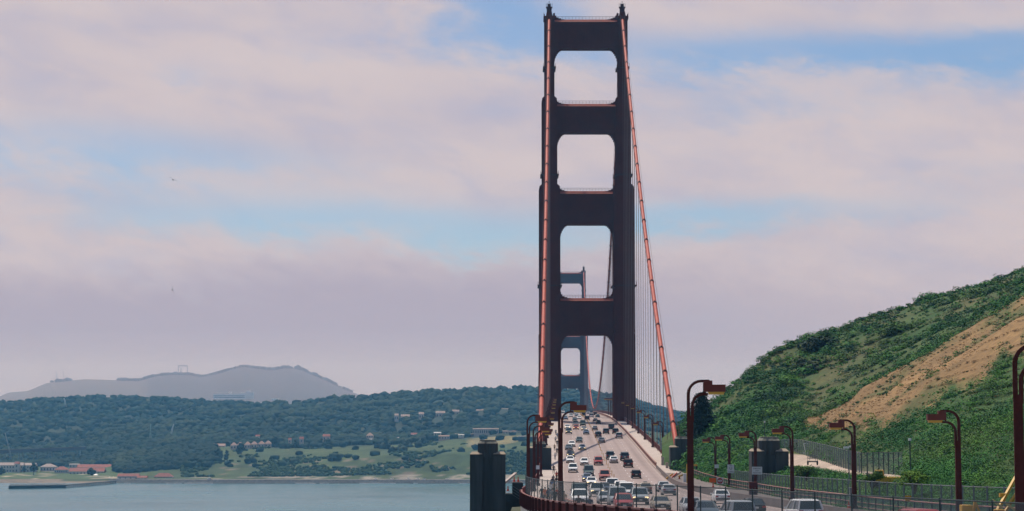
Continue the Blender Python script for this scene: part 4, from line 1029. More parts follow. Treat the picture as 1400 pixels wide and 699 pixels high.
def car_parts(kind, colr, lit):
    key = (kind, colr, lit)
    if key in CARM: return CARM[key]
    T = TYPES[kind]; P = paint(colr); H, belt = T['H'], T['belt']; y0, y1, bw = T['base']; r0, r1, rw = T['roof']; W2_ = T['W'] / 2
    body = MB()
    rings = []
    for y, zb, zt, hw in T['body']:
        rings.append([(hw*.90, y, zb), (hw, y, zb + .16), (hw, y, zb*.4 + zt*.6), (hw*.965, y, zt - .07), (hw*.86, y, zt), (-hw*.86, y, zt), (-hw*.965, y, zt - .07), (-hw, y, zb*.4 + zt*.6), (-hw, y, zb + .16), (-hw*.90, y, zb)])
    body.loft(rings)
    c4 = lambda ya, yb, w, z: [(-w, ya, z), (w, ya, z), (w, yb, z), (-w, yb, z)]
    # roof skin and pillars
    body.prism([p[:2] for p in c4(r0 - .06, r1 + .06, rw + .03, 0)], H - .10, H, top=[p[:2] for p in c4(r0 + .12, r1 - .12, rw - .12, 0)])
    for s in (-1, 1):
        for a, b in ((y0, r0), (y1, r1)): body.bar((s * bw, a, belt - .02), (s * (rw + .015), b, H - .08), .085, .10)
        mid = (y0 * .55 + y1 * .45, r0 * .5 + r1 * .5); body.bar((s * (bw + .012), mid[0], belt), (s * (rw + .02), mid[1], H - .08), .09, .05)
    if kind == 'pickup':
        pass
    win = MB(); win.loft([[(-bw + .02, y0 + .04, belt - .03), (bw - .02, y0 + .04, belt - .03), (bw - .02, y1 - .04, belt - .03), (-bw + .02, y1 - .04, belt - .03)], [(-rw, r0, H - .07), (rw, r0, H - .07), (rw, r1, H - .07), (-rw, r1, H - .07)]])
    yf, yr_ = T['body'][-1][0], T['body'][0][0]
    fr = T['body'][-2]; rr = T['body'][1]
    bump = MB(); bump.box((0, yf - .03, fr[1] + .16), (fr[3] * 1.85, .20, .17)); grille = MB(); grille.box((0, yf - .02, fr[1] + .32), (fr[3] * .95, .10, .14)); rbump = MB(); rbump.box((0, yr_ + .04, rr[1] + .17), (rr[3] * 1.9, .16, .16))
    plate = MB(); plate.box((0, yr_ - .01, rr[2] - .26), (.36, .05, .17))
    fplate = MB(); fplate.box((0, yf + .075, fr[1] + .16), (.32, .03, .13))
    hl = []
    for s in (-1, 1):
        a = MB(); a.box((s * fr[3] * .76, yf - .09, fr[2] - .12), (.36, .16, .15)); hl.append(a)
    tl = []
    for s in (-1, 1):
        a = MB(); hh = .2 if kind in ('sedan', 'hatch') else .34; a.box((s * rr[3] * .80, yr_ + .02, rr[2] - .16 - hh * .15), (.30, .10, hh * .8)); tl.append(a)
    mr = []
    for s in (-1, 1):
        a = MB(); a.box((s * (W2_ + .08), y1 - .22, belt + .06), (.17, .09, .13)); mr.append(a)
    wy0, wy1, wr_ = T['wh']; tyres, rims = [], []
    for y in (wy0, wy1):
        for s in (-1, 1):
            a = MB(); xx = s * (W2_ - .12); a.tube([(xx - .115, y, wr_), (xx + .115, y, wr_)], wr_, 16); tyres.append(a)
            b = MB(); b.tube([(xx + s * .10, y, wr_), (xx + s * .125, y, wr_)], wr_ * .62, 12); rims.append(b)
    lm = HEADLIT if lit else HEAD
    res = dict(body=body.mesh(kind + '_body', P), windows=win.mesh(kind + '_windows', GLASS), bumper=[bump.mesh(kind + '_bumper', TRIM), rbump.mesh(kind + '_bumper', TRIM)], grille=[grille.mesh(kind + '_grille', TRIM)], number_plate=[plate.mesh(kind + '_plate', PLATE), fplate.mesh(kind + '_plate', PLATE)],
               headlight=[a.mesh(kind + '_headlight', lm) for a in hl], taillight=[a.mesh(kind + '_taillight', TAIL) for a in tl], mirror=[a.mesh(kind + '_mirror', P) for a in mr],
               tyre=[a.mesh(kind + '_tyre', BLACK) for a in tyres], rim=[a.mesh(kind + '_rim', RIM) for a in rims])
    far = MB()
    for i, lst in enumerate(([body], [win], [bump, rbump, grille] + tyres, hl, tl)):
        for a in lst: far.add(a.v, a.f, i)
    res['far'] = far.mesh(kind + '_whole', [P, GLASS, TRIM, lm, TAIL]); CARM[key] = res; return res
CATN = dict(sedan='car', hatch='car', suv='suv', van='van', pickup='pickup truck')
GC = {'N': 'cars driving towards the camera', 'S': 'cars driving away over the bridge'}
def road_Y(py, px=800):
    best, by = 1e9, 0
    for Y in np.arange(1290, 110, -1.0):
        d = abs(proj((BA * Y + 9, Y, zc(Y)))[1] - py)
        if d < best: best, by = d, Y
    return by
def car(kind, colr, px, py, d, label, lit=False, Y=None, name=None):
    Y = Y or road_Y(py); x = pix(px, 640, Y).x; e = 2.0
    cx = lambda q: .5 * (xe(q) + xw(q)); dxy = (cx(Y + e) - cx(Y - e)) / (2 * e); sl = math.atan((zc(Y + e) - zc(Y - e)) / (2 * e))
    x = min(max(x, xe(Y) + 1.15), xw(Y) - 1.15)
    rz = -math.atan(dxy) + (math.pi if d == 'N' else 0)
    r = empty(name or {'sedan': 'sedan_car', 'hatch': 'hatchback_car', 'suv': 'suv_car', 'van': 'van', 'pickup': 'pickup_truck'}[kind], (x, Y, zc(Y) + .012), rz, label, CATN[kind], GC[d])
    r.rotation_euler.x = -sl if d == 'N' else sl
    k_ = random.uniform(.95, 1.05); r.scale = (random.uniform(.96, 1.03), k_, random.uniform(.94, 1.06))
    p = car_parts(kind, colr, lit)
    def ad(n, me, par=r):
        o = bpy.data.objects.new(n, me); COL.objects.link(o); o.parent = par; return o
    if Y > 560: 
        o = bpy.data.objects.new(r.name, p['far']); COL.objects.link(o); o.location = r.location; o.rotation_euler = r.rotation_euler; o.scale = r.scale
        nm = r.name
        for k in ('label', 'category', 'group'): o[k] = r[k]
        bpy.data.objects.remove(r); o.name = nm; return o
    ad('body', p['body']); ad('windows', p['windows']); 
    for n in ('bumper', 'grille', 'number_plate', 'headlight', 'taillight', 'mirror'):
        for me in p[n]: ad(n, me)
    for a, b in zip(p['tyre'], p['rim']): w = ad('wheel', a); ad('rim', b, w)
    return r
CARS = [
 # towards us: left lane, then middle, then beside the yellow posts
 ('van','white',769.3,564,'N','tiny white van on the crest in the left lane, farthest of all'), ('sedan','blue',773.6,574.2,'N','small blue sedan in the left lane, behind the curved lamp arm'), ('sedan','pale',772.6,570.6,'N','tiny pale sedan in the left lane just beyond the small blue sedan'),
 ('suv','white',780.6,571,'N','white SUV near the crest in the second lane, ahead of a queue of tiny cars'), ('sedan','silver',785.6,566.3,'N','tiny silver sedan with a warm glint near the crest'), ('sedan','teal',786,575.6,'N','small teal sedan beyond the grey pickup in the middle lane'),
 ('sedan','white',792,573.4,'N','small white sedan beside the yellow posts near the tower foot'), ('van','silver',793.5,564.4,'N','tiny silver van on the crest beside the yellow posts'), ('sedan','grey',788.5,570,'N','tiny grey sedan near the crest behind the small white sedan'),
 ('sedan','white',775.8,586.6,'N','white sedan in the left lane just before the tower shadow line', True), ('suv','slate',777.6,593.4,'N','dark SUV with glowing yellow headlights in the left lane', True), ('pickup','grey',787,582.6,'N','grey pickup behind the small red car at the tower shadow line'),
 ('hatch','red',787.6,587.4,'N','small red car with lit headlights in front of the grey pickup', True), ('van','green',797,582.6,'N','dark green van beside the yellow posts behind two silver-blue cars'), ('sedan','silver',798.6,588.6,'N','silver sedan half hidden behind a blue sedan by the yellow posts', True), ('sedan','blue',801.6,593.8,'N','blue sedan beside the yellow posts, leading the green van'),
 ('hatch','teal',791.9,605,'N','lone rounded dark teal car in the middle lane'), ('sedan','white',781.8,610.6,'N','white sedan partly behind a pale teal sedan in the left lane'), ('sedan','slate',777.7,615,'N','pale teal sedan in the left lane just before the cable shadow'), ('sedan','silver',795.7,615,'N','silver sedan with lit headlights on the cable shadow in the middle lane', True),
 ('sedan','black',780,624.2,'N','black sedan with amber lights in the left lane at the foot of the cable shadow', True), ('sedan','white',779.5,632.8,'N','white sedan close in front of the black sedan in the left lane'), ('suv','white',783.3,645.6,'N','white SUV, the one in the left lane following the two close white sedans'), ('sedan','white',799,635.8,'N','cream white sedan alone in the middle lane beside the red and black car'),
 ('suv','red',818,635.8,'N','red SUV with black front by the yellow posts'), ('van','teal',804.8,650.6,'N','dark teal van in the middle lane above the blue sedan'), ('sedan','blue',802.6,658.4,'N','blue sedan with a lit headlight in front of the dark teal van', True), ('pickup','salmon',826.5,656.8,'N','salmon pink pickup by the yellow posts ahead of the white vans'),
 ('sedan','white',808.6,664.4,'N','white sedan with yellow glint at the back of the dense queue', True), 
 ('van','teal',791.8,0,'N','dark teal minivan behind the wire fence in the left lane', False, 234), ('suv','white',792.4,0,'N','white SUV nearest in the left lane, below the teal minivan behind the fence', False, 203), ('suv','silver',816,0,'N','silver SUV with one glowing headlight in the middle of the dense queue', True, 252), ('sedan','darkblue',825.5,0,'N','dark blue sedan wedged between the silver SUV and the white vans', False, 277),
 ('van','white',837,0,'N','tall white van at the rear of the group of three white vans', False, 292), ('suv','white',848.5,0,'N','white SUV second in the group of three white vans', False, 268), ('van','white',856,0,'N','white van foremost in the group of three, behind the blue grey SUV', False, 243), ('sedan','silver',827.5,0,'N','silver sedan low in the queue beside the blue grey minivan', False, 213),
 ('van','pale',843.6,0,'N','pale blue grey minivan directly above the red car', False, 200), ('hatch','red',852,0,'N','bright red hatchback close behind the picket railing', False, 186), ('suv','pale',874,0,'N','blue silver SUV with two glowing headlights right of the red hatchback', True, 208), ('sedan','tan',902.7,0,'N','beige silver sedan facing us at the bottom, right of the SUV with glowing headlights', False, 186),
 ('sedan','silver',945,0,'N','silver sedan half hidden behind the base of the near lamp post', False, 173), ('sedan','slate',963,0,'N','dark blue sedan just right of the near lamp post, only the roof showing', False, 157),
 # away from us
 ('suv','darkblue',798.3,569,'S','tiny dark blue SUV just right of the yellow posts near the crest'), ('suv','black',802.8,574.8,'S','small dark SUV driving away right of the yellow posts'), ('sedan','silver',804.4,566.7,'S','tiny silver car driving away on the crest'), ('van','white',808.6,571,'S','small white van driving away near the crest'), ('suv','darkblue',808.6,565.4,'S','tiny dark SUV beyond the small white van on the crest'),
 ('suv','maroon',813.8,568.8,'S','tiny maroon SUV in the outer lane near the crest'), ('sedan','teal',817.3,571,'S','tiny teal sedan in the outer lane near the crest'), ('sedan','maroon',814,576.8,'S','small maroon sedan driving away before the crest'), ('sedan','black',818.3,580.2,'S','small dark sedan with a sun glint driving away', ), 
 ('sedan','grey',813.4,588.4,'S','grey sedan driving away on the tower shadow line'), ('suv','slate',828.6,593.4,'S','dark slate SUV driving away just below the tower shadow line'), ('van','black',836,588,'S','black van in the outer lane beside the west tower leg'), ('suv','black',841.6,593.2,'S','black SUV in the outer lane close to the kerb rail'), ('suv','silver',846.4,599.2,'S','silver SUV in the outer lane at the end of the cable shadow'),
 ('suv','darkblue',818,598.4,'S','dark blue SUV with a pale roof load driving away'), ('sedan','silver',822.5,605.2,'S','silver sedan crossing the cable shadow right of the yellow posts'), ('suv','slate',834.2,627.8,'S','dark slate SUV partly hidden by a white sedan driving away'), ('sedan','white',839,632.8,'S','white sedan driving away beside the dark slate SUV'), ('suv','slate',854,629.6,'S','dark teal SUV partly hidden behind the maroon SUV'),
 ('suv','maroon',858.7,638.8,'S','dark maroon SUV driving away in the middle lane'), ('hatch','black',869.5,653.7,'S','black hatchback alone in the lane below the maroon SUV'), ('sedan','tan',882,0,'S','tan taxi-like sedan with a small roof sign', False, 268), ('sedan','silver',913.7,0,'S','silver sedan with red tail lights by the west kerb, nearer of two', False, 258), ('sedan','pale',906.8,0,'S','pale silver sedan partly behind the silver sedan with red tail lights', False, 280),
 ('sedan','white',985,0,'S','white sedan driving away beside the west barrier under the red round sign', False, 214), ('suv','pale',1006,0,'S','large silver SUV at the bottom right of the near lamp post', False, 143), ('sedan','black',1028.5,0,'S','black sedan with a red tail light behind the large silver SUV', False, 170), ('suv','white',1096.5,0,'S','white SUV cut off by the bottom edge', False, 146), ('suv','red',1249,0,'S','red SUV roof just showing at the bottom edge near the right', False, 120),
]
for row in CARS:
    k, c, px, py, d, lab = row[:6]; o = car(k, c, px, py, d, lab, row[6] if len(row) > 6 else False, row[7] if len(row) > 7 else None)
    if 'taxi-like' in lab:
        m = MB(); m.box((0, -.3, 1.50), (.55, .25, .16)); m.build('roof_sign', PLATE, o)
    if 'roof load' in lab:
        m = MB(); m.box((0, -.6, 1.88), (1.0, 1.3, .2)); q = m.build('roof_box', WHITE); 
        if o.type == 'EMPTY': q.parent = o
        else: q.parent = o
# yellow plastic posts down the centre line
pm = MB(); pm.tube([(0, 0, .02), (0, 0, .08)], .15, 8); pm.tube([(0, 0, .06), (0, 0, .95)], .055, 8); pme = pm.mesh('marker_post', YELLOW)
for Y in np.arange(236, 1000, 15.0):
    o = bpy.data.objects.new('marker_post', pme); COL.objects.link(o); o.location = (.5 * (xe(Y) + xw(Y)), Y, zc(Y))
    tag(o, 'thin yellow plastic post in the line down the middle of the roadway', 'marker post', 'yellow marker posts down the centre of the road')

# ---------------------------------------------------------------- people on the east pavement
SKIN = M('skin', (.42, .25, .18), .6, .05); HAIR = M('hair', (.03, .02, .015), .6, .1)
CLOTH = {k: M('cloth_' + k, v, .85, .1) for k, v in dict(navy=(.03, .04, .08), black=(.02, .02, .022), white=(.65, .63, .6), red=(.42, .05, .03), grey=(.2, .2, .2), tan=(.4, .3, .2), blue=(.08, .16, .3), denim=(.06, .09, .15), orange=(.6, .14, .03)).items()}
def body_mesh(pose):
    """skin-modifier figure facing +Y, one continuous surface, feet at z = 0"""
    st = {'stand': (.02, .04, .05, .05), 'walk': (.28, -.24, .22, -.20), 'ride': (.30, .10, .45, .42)}[pose]
    sit = pose == 'ride'; hz = .93 if not sit else .98
    J = dict(pelvis=(0, 0, hz), belly=(0, .01, hz+.17), chest=(0, .02 + (.12 if sit else 0), hz+.38), neck=(0, .03 + (.2 if sit else 0), hz+.54), chin=(0, .05 + (.24 if sit else 0), hz+.62), head=(0, .05 + (.25 if sit else 0), hz+.72), crown=(0, .03 + (.25 if sit else 0), hz+.80))
    Rr = dict(pelvis=.145, belly=.13, chest=.15, neck=.055, chin=.075, head=.10, crown=.065)
    E = [('pelvis','belly'), ('belly','chest'), ('chest','neck'), ('neck','chin'), ('chin','head'), ('head','crown')]
    for s, n, ft, ar in ((-1, 'l', st[0], st[2]), (1, 'r', st[1], st[3])):
        ch = J['chest']
        J['hip'+n] = (s*.10, 0, hz-.05); Rr['hip'+n] = .095
        kneey = ft*.5 + .05 + (.28 if sit else 0); J['knee'+n] = (s*.11, kneey, hz*.5 + (.12 if sit else 0)); Rr['knee'+n] = .062
        J['ankle'+n] = (s*.11, ft if not sit else ft - .05, .09 + (.15 if sit and s > 0 else 0)); Rr['ankle'+n] = .042
        J['toe'+n] = (s*.13, J['ankle'+n][1] + .16, J['ankle'+n][2] - .05); Rr['toe'+n] = .038
        J['sh'+n] = (s*.19, ch[1], hz+.46); Rr['sh'+n] = .068
        J['el'+n] = (s*.25, ch[1] - .03 + ar*.45, hz+.20 + (.03 if sit else 0)); Rr['el'+n] = .046
        J['wr'+n] = (s*.24, ch[1] + .02 + ar, hz+.0 + (.10 if sit else 0)); Rr['wr'+n] = .034
        J['hand'+n] = (s*.235, ch[1] + .06 + ar, hz-.09 + (.12 if sit else 0)); Rr['hand'+n] = .036
        E += [('pelvis','hip'+n), ('hip'+n,'knee'+n), ('knee'+n,'ankle'+n), ('ankle'+n,'toe'+n), ('chest','sh'+n), ('sh'+n,'el'+n), ('el'+n,'wr'+n), ('wr'+n,'hand'+n)]
    names = list(J); me = bpy.data.meshes.new('person_body'); me.from_pydata([J[k] for k in names], [(names.index(a), names.index(b)) for a, b in E], [])
    o = bpy.data.objects.new('tmp_person', me); COL.objects.link(o); sk = o.modifiers.new('skin', 'SKIN'); sb = o.modifiers.new('sub', 'SUBSURF'); sb.levels = 1; sb.render_levels = 1
    lay = me.skin_vertices[0].data if me.skin_vertices else None
    if lay:
        for i, k in enumerate(names): lay[i].radius = (Rr[k], Rr[k]); lay[i].use_root = (k == 'pelvis')
    dg = bpy.context.evaluated_depsgraph_get(); out = bpy.data.meshes.new_from_object(o.evaluated_get(dg)); bpy.data.objects.remove(o)
    for mm in (SKIN, CLOTH['navy'], CLOTH['denim'], HAIR, BLACK): out.materials.append(mm)
    for p in out.polygons:
        p.use_smooth = True; c = p.center; z = c.z
        if z > hz + .69 or (z > hz + .62 and c.y < J['head'][1] - .05): p.material_index = 3
        elif z > hz + .53: p.material_index = 0
        elif z < .10: p.material_index = 4
        elif abs(c.x) > .19 and z < hz + .16: p.material_index = 0
        elif z > hz + .02: p.material_index = 1
        else: p.material_index = 2
    return out
BODY = {k: body_mesh(k) for k in ('stand', 'walk', 'ride')}
def person(x, Y, rz, pose, shirt, legs, label, zb=None, grp='people on the east pavement'):
    o = bpy.data.objects.new('person', BODY[pose]); COL.objects.link(o); o.location = (x, Y, (zc(Y) + KERB) if zb is None else zb); o.rotation_euler.z = rz
    o.material_slots[1].link = 'OBJECT'; o.material_slots[1].material = CLOTH[shirt]; o.material_slots[2].link = 'OBJECT'; o.material_slots[2].material = CLOTH[legs]
    return tag(o, label, 'person', grp)
bk = {}
def bicycle(x, Y, rz, label):
    if not bk:
        for y in (-.52, .52):
            m = MB(); m.tube([(0, y + .33*math.cos(t), .34 + .33*math.sin(t)) for t in np.linspace(0, 2*math.pi, 19)], .022, 6, cap=False)
            for k in range(6): m.bar((0, y, .34), (0, y + .33*math.cos(k*1.047), .34 + .33*math.sin(k*1.047)), .008)
            bk.setdefault('wheel', []).append(m.mesh('bicycle_wheel', BLACK))
        m = MB()
        for a, b in (((0,-.52,.34),(0,-.10,.32)), ((0,-.10,.32),(0,-.22,.82)), ((0,-.22,.82),(0,-.52,.34)), ((0,-.10,.32),(0,.36,.78)), ((0,-.20,.76),(0,.35,.84)), ((0,.52,.34),(0,.34,.95))): m.tube([a, b], .02, 6)
        bk['frame'] = m.mesh('bicycle_frame', CLOTH['grey']); m = MB(); m.box((0, -.24, .90), (.14, .26, .06)); bk['saddle'] = m.mesh('bicycle_saddle', BLACK); m = MB(); m.tube([(-.28, .28, 1.0), (0, .34, .98), (.28, .28, 1.0)], .018, 6); bk['bar'] = m.mesh('bicycle_bar', BLACK)
    r = empty('bicycle', (x, Y, zc(Y) + KERB), rz, label, 'bicycle', 'bicycles on the east pavement')
    for n, me in (('wheel', bk['wheel'][0]), ('wheel', bk['wheel'][1]), ('frame', bk['frame']), ('saddle', bk['saddle']), ('handlebar', bk['bar'])):
        o = bpy.data.objects.new(n, me); COL.objects.link(o); o.parent = r
PP = [  # photo column, distance, pose, shirt, legs, facing, label
 (741, 205, 'stand', 'black', 'denim', 3.0, 'person in black at the left end of the group behind the wire fence'), (745.5, 199, 'stand', 'orange', 'black', 2.6, 'person in an orange top behind the wire fence'), (750, 194, 'stand', 'navy', 'black', .4, 'person in navy facing away behind the wire fence, near the alone lamp'), (755, 190, 'walk', 'grey', 'denim', 3.1, 'person in grey walking towards us behind the fence'),
 (758.5, 184, 'ride', 'black', 'black', 3.1, 'cyclist in black behind the fence left of the lone lamp foot'), (761.5, 198, 'walk', 'red', 'denim', 3.0, 'person in a red top close to the lone lamp foot'), (771, 176, 'stand', 'tan', 'denim', 3.3, 'person in tan just right of the lone lamp foot'), (794, 158, 'stand', 'black', 'black', 3.2, 'dark clothed person standing before the nearest white SUV'), (806.5, 152, 'walk', 'navy', 'black', 2.9, 'dark clothed person walking, right of the one before the white SUV'),
 (752.5, 238, 'walk', 'white', 'denim', 3.1, 'person in a white shirt just above the fence top beside the lamp posts'), (757.5, 246, 'walk', 'tan', 'black', 3.1, 'person in tan with dark trousers above the fence top'), (754, 262, 'walk', 'blue', 'denim', 0.0, 'person in blue walking away above the fence top'), (759.5, 270, 'stand', 'white', 'tan', 3.0, 'person in white and tan beside the kerb rail'),
 (755, 286, 'ride', 'navy', 'black', 3.1, 'cyclist in navy on the pavement above the white and tan walker'), (760.8, 300, 'walk', 'black', 'denim', 3.1, 'person in black near the kerb rail, alone'), (756.5, 322, 'walk', 'grey', 'black', 3.1, 'grey clad walker on the pavement beside the pylon'), (761, 345, 'walk', 'red', 'black', 3.0, 'person in red by the kerb rail beside the pylon'), (757, 372, 'walk', 'black', 'black', 0.1, 'dark walker on the empty sunlit stretch of pavement'),
 (759, 430, 'walk', 'white', 'denim', 3.1, 'white shirted walker just under the orange lamp heads'), (761.5, 452, 'walk', 'navy', 'black', 3.1, 'navy clad walker in the crowd under the lone lamp arm'), (758.3, 470, 'walk', 'tan', 'black', 3.1, 'tan clad walker in the crowd under the lone lamp arm'), (761.8, 492, 'walk', 'black', 'denim', 3.1, 'black clad walker with jeans in the distant crowd'), (759.5, 515, 'walk', 'white', 'black', 3.1, 'white shirted walker with black trousers in the distant crowd'), (762, 540, 'walk', 'blue', 'denim', 3.1, 'blue clad walker farthest up the pavement but one'), (760, 566, 'walk', 'grey', 'black', 3.1, 'grey clad walker farthest up the pavement')]
for px, Y, pose, sh, lg, rz, lab in PP:
    x = pix(px, 640, Y).x
    if Y > 176: x = min(max(x, xr(Y) + .7), xe(Y) - .6)
    if Y < 176: x = min(max(x, xr(Y) + .8), xe(Y) - .6)
    person(x, Y, rz, pose, sh, lg, lab)
    if pose == 'ride': bicycle(x, Y, rz, 'bicycle ridden by the cyclist in ' + sh + (' behind the fence' if Y < 200 else ' on the pavement'))
bicycle(pix(747, 640, 203).x, 203, 1.3, 'bicycle leaning in the group behind the fence by the orange top'); bicycle(pix(798, 640, 158).x, 158, 1.2, 'bicycle held by the dark clothed person before the white SUV')

# ---------------------------------------------------------------- signs and roadworks on the hill side
def text(s, size, mat, parent, loc, name='lettering'):
    c = bpy.data.curves.new(name, 'FONT'); c.body = s; c.size = size; c.align_x = 'CENTER'; c.align_y = 'CENTER'; c.extrude = .004; c.materials.append(mat)
    o = bpy.data.objects.new(name, c); COL.objects.link(o); me = bpy.data.meshes.new_from_object(o.evaluated_get(bpy.context.evaluated_depsgraph_get())); bpy.data.objects.remove(o)
    o = bpy.data.objects.new(name, me); COL.objects.link(o); o.parent = parent; o.location = loc; o.rotation_euler = (R(90), 0, 0); return o
INK = M('sign_ink', (.03, .04, .06), .6, .05); SIGNW = M('sign_white', (.62, .64, .66), .5, .04)
def sign(px, py, Y, w, h, label, mat=SIGNW, lines=(), post=None, name='road_sign', dy=-.35):
    c = pix(px, py, Y); r = empty(name, c + Vector((0, dy, 0)), 0, label, 'sign'); m = MB(); m.box((0, 0, 0), (w, .04, h)); m.build('plate', mat, r)
    if post: 
        m = MB(); m.box((0, .05, -h/2 - post/2 + .1), (.07, .06, post + .2 + h * .6)); m.build('post', STEEL, r)
    for s, size, z in lines: text(s, size, INK, r, (0, -.026, z))
    return r
sign(1034.6, 643.5, 262, 1.35, 1.02, 'white sign with three lines of dark lettering on the lamp post before the pylon', lines=(('PARKING', .25, .27), ('NOT', .21, -.02), ('PERMITTED', .215, -.31)))
sign(998.8, 641, 305, 1.02, 1.30, 'white no U turn sign with a big letter U on a lamp post', lines=(('NO', .27, .46), ('U', .62, .06), ('TURNS', .27, -.45)))
sign(979.5, 637.7, 335, .72, .62, 'small blank white plate on the lamp post under the conifer')
sign(906, 610, 436, 1.15, 1.5, 'grey rectangular sign back on the west pavement beside the main cable', M('sign_back', (.30, .34, .37), .5, .05), post=3.2)
sign(735.2, 639, 245, .42, .48, 'small pale square sign on a dark lamp post in the crowded east row')
r = sign(984, 657.5, 300, 1.0, 1.0, 'white square do not enter sign with red disc behind the pipe railing', post=1.4)
m = MB(); m.tube([(0, -.03, 0), (0, -.05, 0)], .44, 28); m.build('red_disc', M('sign_red', (.30, .03, .03), .5, .05), r); m = MB(); m.box((0, -.06, 0), (.66, .02, .15)); m.build('white_bar', SIGNW, r)
text('DO NOT', .12, SIGNW, r, (0, -.062, .2)); text('ENTER', .12, SIGNW, r, (0, -.062, -.2))
sign(974, 656.8, 308, 1.0, .66, 'blank orange roadworks sign standing behind the pipe railing', M('orange_sign', (.70, .12, .015), .5, .04), post=1.2)
r = sign(1243, 682, 158, .48, .44, 'small yellow notice on the wire fence near the bottom right', M('yellow_sign', (.60, .30, .02), .5, .05), dy=.4)
m = MB()
cn = MB(); cn.box((0, 0, .03), (.42, .42, .06)); cn.tube([(0, 0, .06), (0, 0, .75)], [.17, .04], 10); cnm = cn.mesh('traffic_cone', REDPAINT); cb = MB(); cb.tube([(0, 0, .38), (0, 0, .52)], [.112, .08], 10); cbm = cb.mesh('cone_band', WHITE)
def cone(x, Y, z, label):
    o = bpy.data.objects.new('traffic_cone', cnm); COL.objects.link(o); o.location = (x, Y, z); tag(o, label, 'traffic cone', 'orange traffic cones'); b = bpy.data.objects.new('band', cbm); COL.objects.link(b); b.parent = o
for px, Y, lab in ((975, 300, 'orange traffic cone under the blank orange roadworks sign'), (1160, 176, 'orange traffic cone at the foot of the lamp below the dry slope'), (929, 352, 'orange traffic cone nearest the pylon base among the works'), (937, 345, 'orange traffic cone right of the pylon works, near the lamp')):
    x = pix(px, 660, Y).x; cone(x, Y, zc(Y) + KERB, lab)
def crate(name, px, py, Y, d, mat, label, cat, zb=None):
    c = pix(px, py, Y); r = empty(name, (c.x, Y, zb if zb is not None else zc(Y) + KERB - .1), 0, label, cat); m = MB(); h = c.z - r.location.z
    m.box((0, 0, h / 2), (d[0], d[1], h)); m.build('cabinet_body', mat, r); m = MB(); m.box((0, 0, h + .04), (d[0] + .1, d[1] + .1, .08)); m.build('lid', mat, r); m = MB(); m.box((d[0]*.2, -d[1]/2 - .02, h * .55), (.08, .04, .25)); m.build('handle', STEEL, r)
crate('control_cabinet', 1029.5, 660, 250, (1.0, .8), M('maroon_paint', (.10, .02, .018), .6, .1), 'dark maroon steel cabinet behind the railing below the three line sign', 'cabinet')
crate('control_cabinet', 1165, 668, 182, (.45, .4), STEEL, 'grey electrical box on the lamp post below the dry slope', 'cabinet')
# works beside the west pylon: barrier boards, a portable toilet-like white box and a yellow post crane
r = empty('barrier_board', (pix(925, 650, 352).x, 352, zc(352) + KERB), .5, 'striped red and yellow barrier boards piled beside the west pylon base', 'barrier')
for k in range(5):
    m = MB(); m.bar((-2.2 + k * .8, -.4 * (k % 2), .1 + .12 * k), (-.6 + k * .9, .3, .9 + .2 * ((k * 7) % 3)), .10, .26); m.build('board', (YELLOW, REDPAINT, CONC_PALE)[k % 3], r)
crate('white_cabin', 937.6, 648, 340, (.9, .9), WHITE, 'narrow white box cabin with blue top beside the pylon works', 'cabin')
r = empty('yellow_hoist', (pix(940, 650, 334).x, 334, zc(334) + KERB), 0, 'yellow post hoist with a short arm, mostly behind the near lamp post', 'hoist')
m = MB(); m.box((0, 0, 1.6), (.35, .35, 3.2)); m.build('mast', YELLOW, r); m = MB(); m.box((.75, 0, 3.0), (1.8, .3, .3)); m.build('arm', YELLOW, r); m = MB(); m.box((1.5, 0, 2.6), (.3, .3, .5)); m.build('hook_block', TRIM, r)
# clutter at the pavement end
for k, (px, Y, h, lab) in enumerate(((906, 408, 1.6, 'pale concrete bollard at the end of the west pavement'), (912, 396, 1.0, 'second pale bollard nearer the pylon works'))):
    r = empty('bollard', (pix(px, 650, Y).x, Y, zc(Y) + KERB - .02), 0, lab, 'bollard', 'pale bollards by the west pavement end'); m = MB(); m.box((0, 0, h/2), (.55, .55, h), taper=.9); m.build('shaft', CONC_PALE, r); m = MB(); m.box((0, 0, h + .06), (.62, .62, .12)); m.build('cap', CONC_PALE, r)
# camera post and the yellow machine
cp = pix(1161, 655, 200); r = empty('camera_post', cp, 0, 'thin grey post with a white security camera against the dry slope', 'camera post')
m = MB(); hh = zpix(612, 200) - cp.z; m.tube([(0, 0, -.5), (0, 0, hh)], .06, 8); m.build('post', STEEL, r); m = MB(); m.box((-.25, 0, hh), (.55, .2, .2)); m.box((.12, 0, hh + .1), (.2, .2, .16)); m.build('camera_housing', WHITE, r)
for px, py, Y, hp, lab in ((1245, 662, 175, 601, 'thin dark post with a white lamp behind the round bright bush'), (1046, 640, 300, 577, 'thin post with a small lamp on the hill behind the pylon')):
    b = pix(px, py, Y); r = empty('thin_post', b, 0, lab, 'post'); m = MB(); m.tube([(0, 0, -.5), (0, 0, zpix(hp, Y) - b.z)], .06, 6); m.build('shaft', DARKPOST, r); m = MB(); m.box((0, 0, zpix(hp, Y) - b.z), (.22, .22, .22)); m.build('lamp_head', WHITE, r)
# the Z shaped notice on the rusty fence: white bars
b = pix(1102, 624, 296); r = empty('metal_bracket', b, 0, 'white Z shaped metal bracket against the rusty wire fence', 'bracket')
m = MB(); m.bar((-.35, -.1, 1.9), (.35, -.1, 1.9), .1); m.bar((-.35, -.1, 1.9), (-.1, -.1, .6), .1); m.bar((-.4, -.1, .5), (.35, -.1, .5), .1); m.build('bars', WHITE, r)
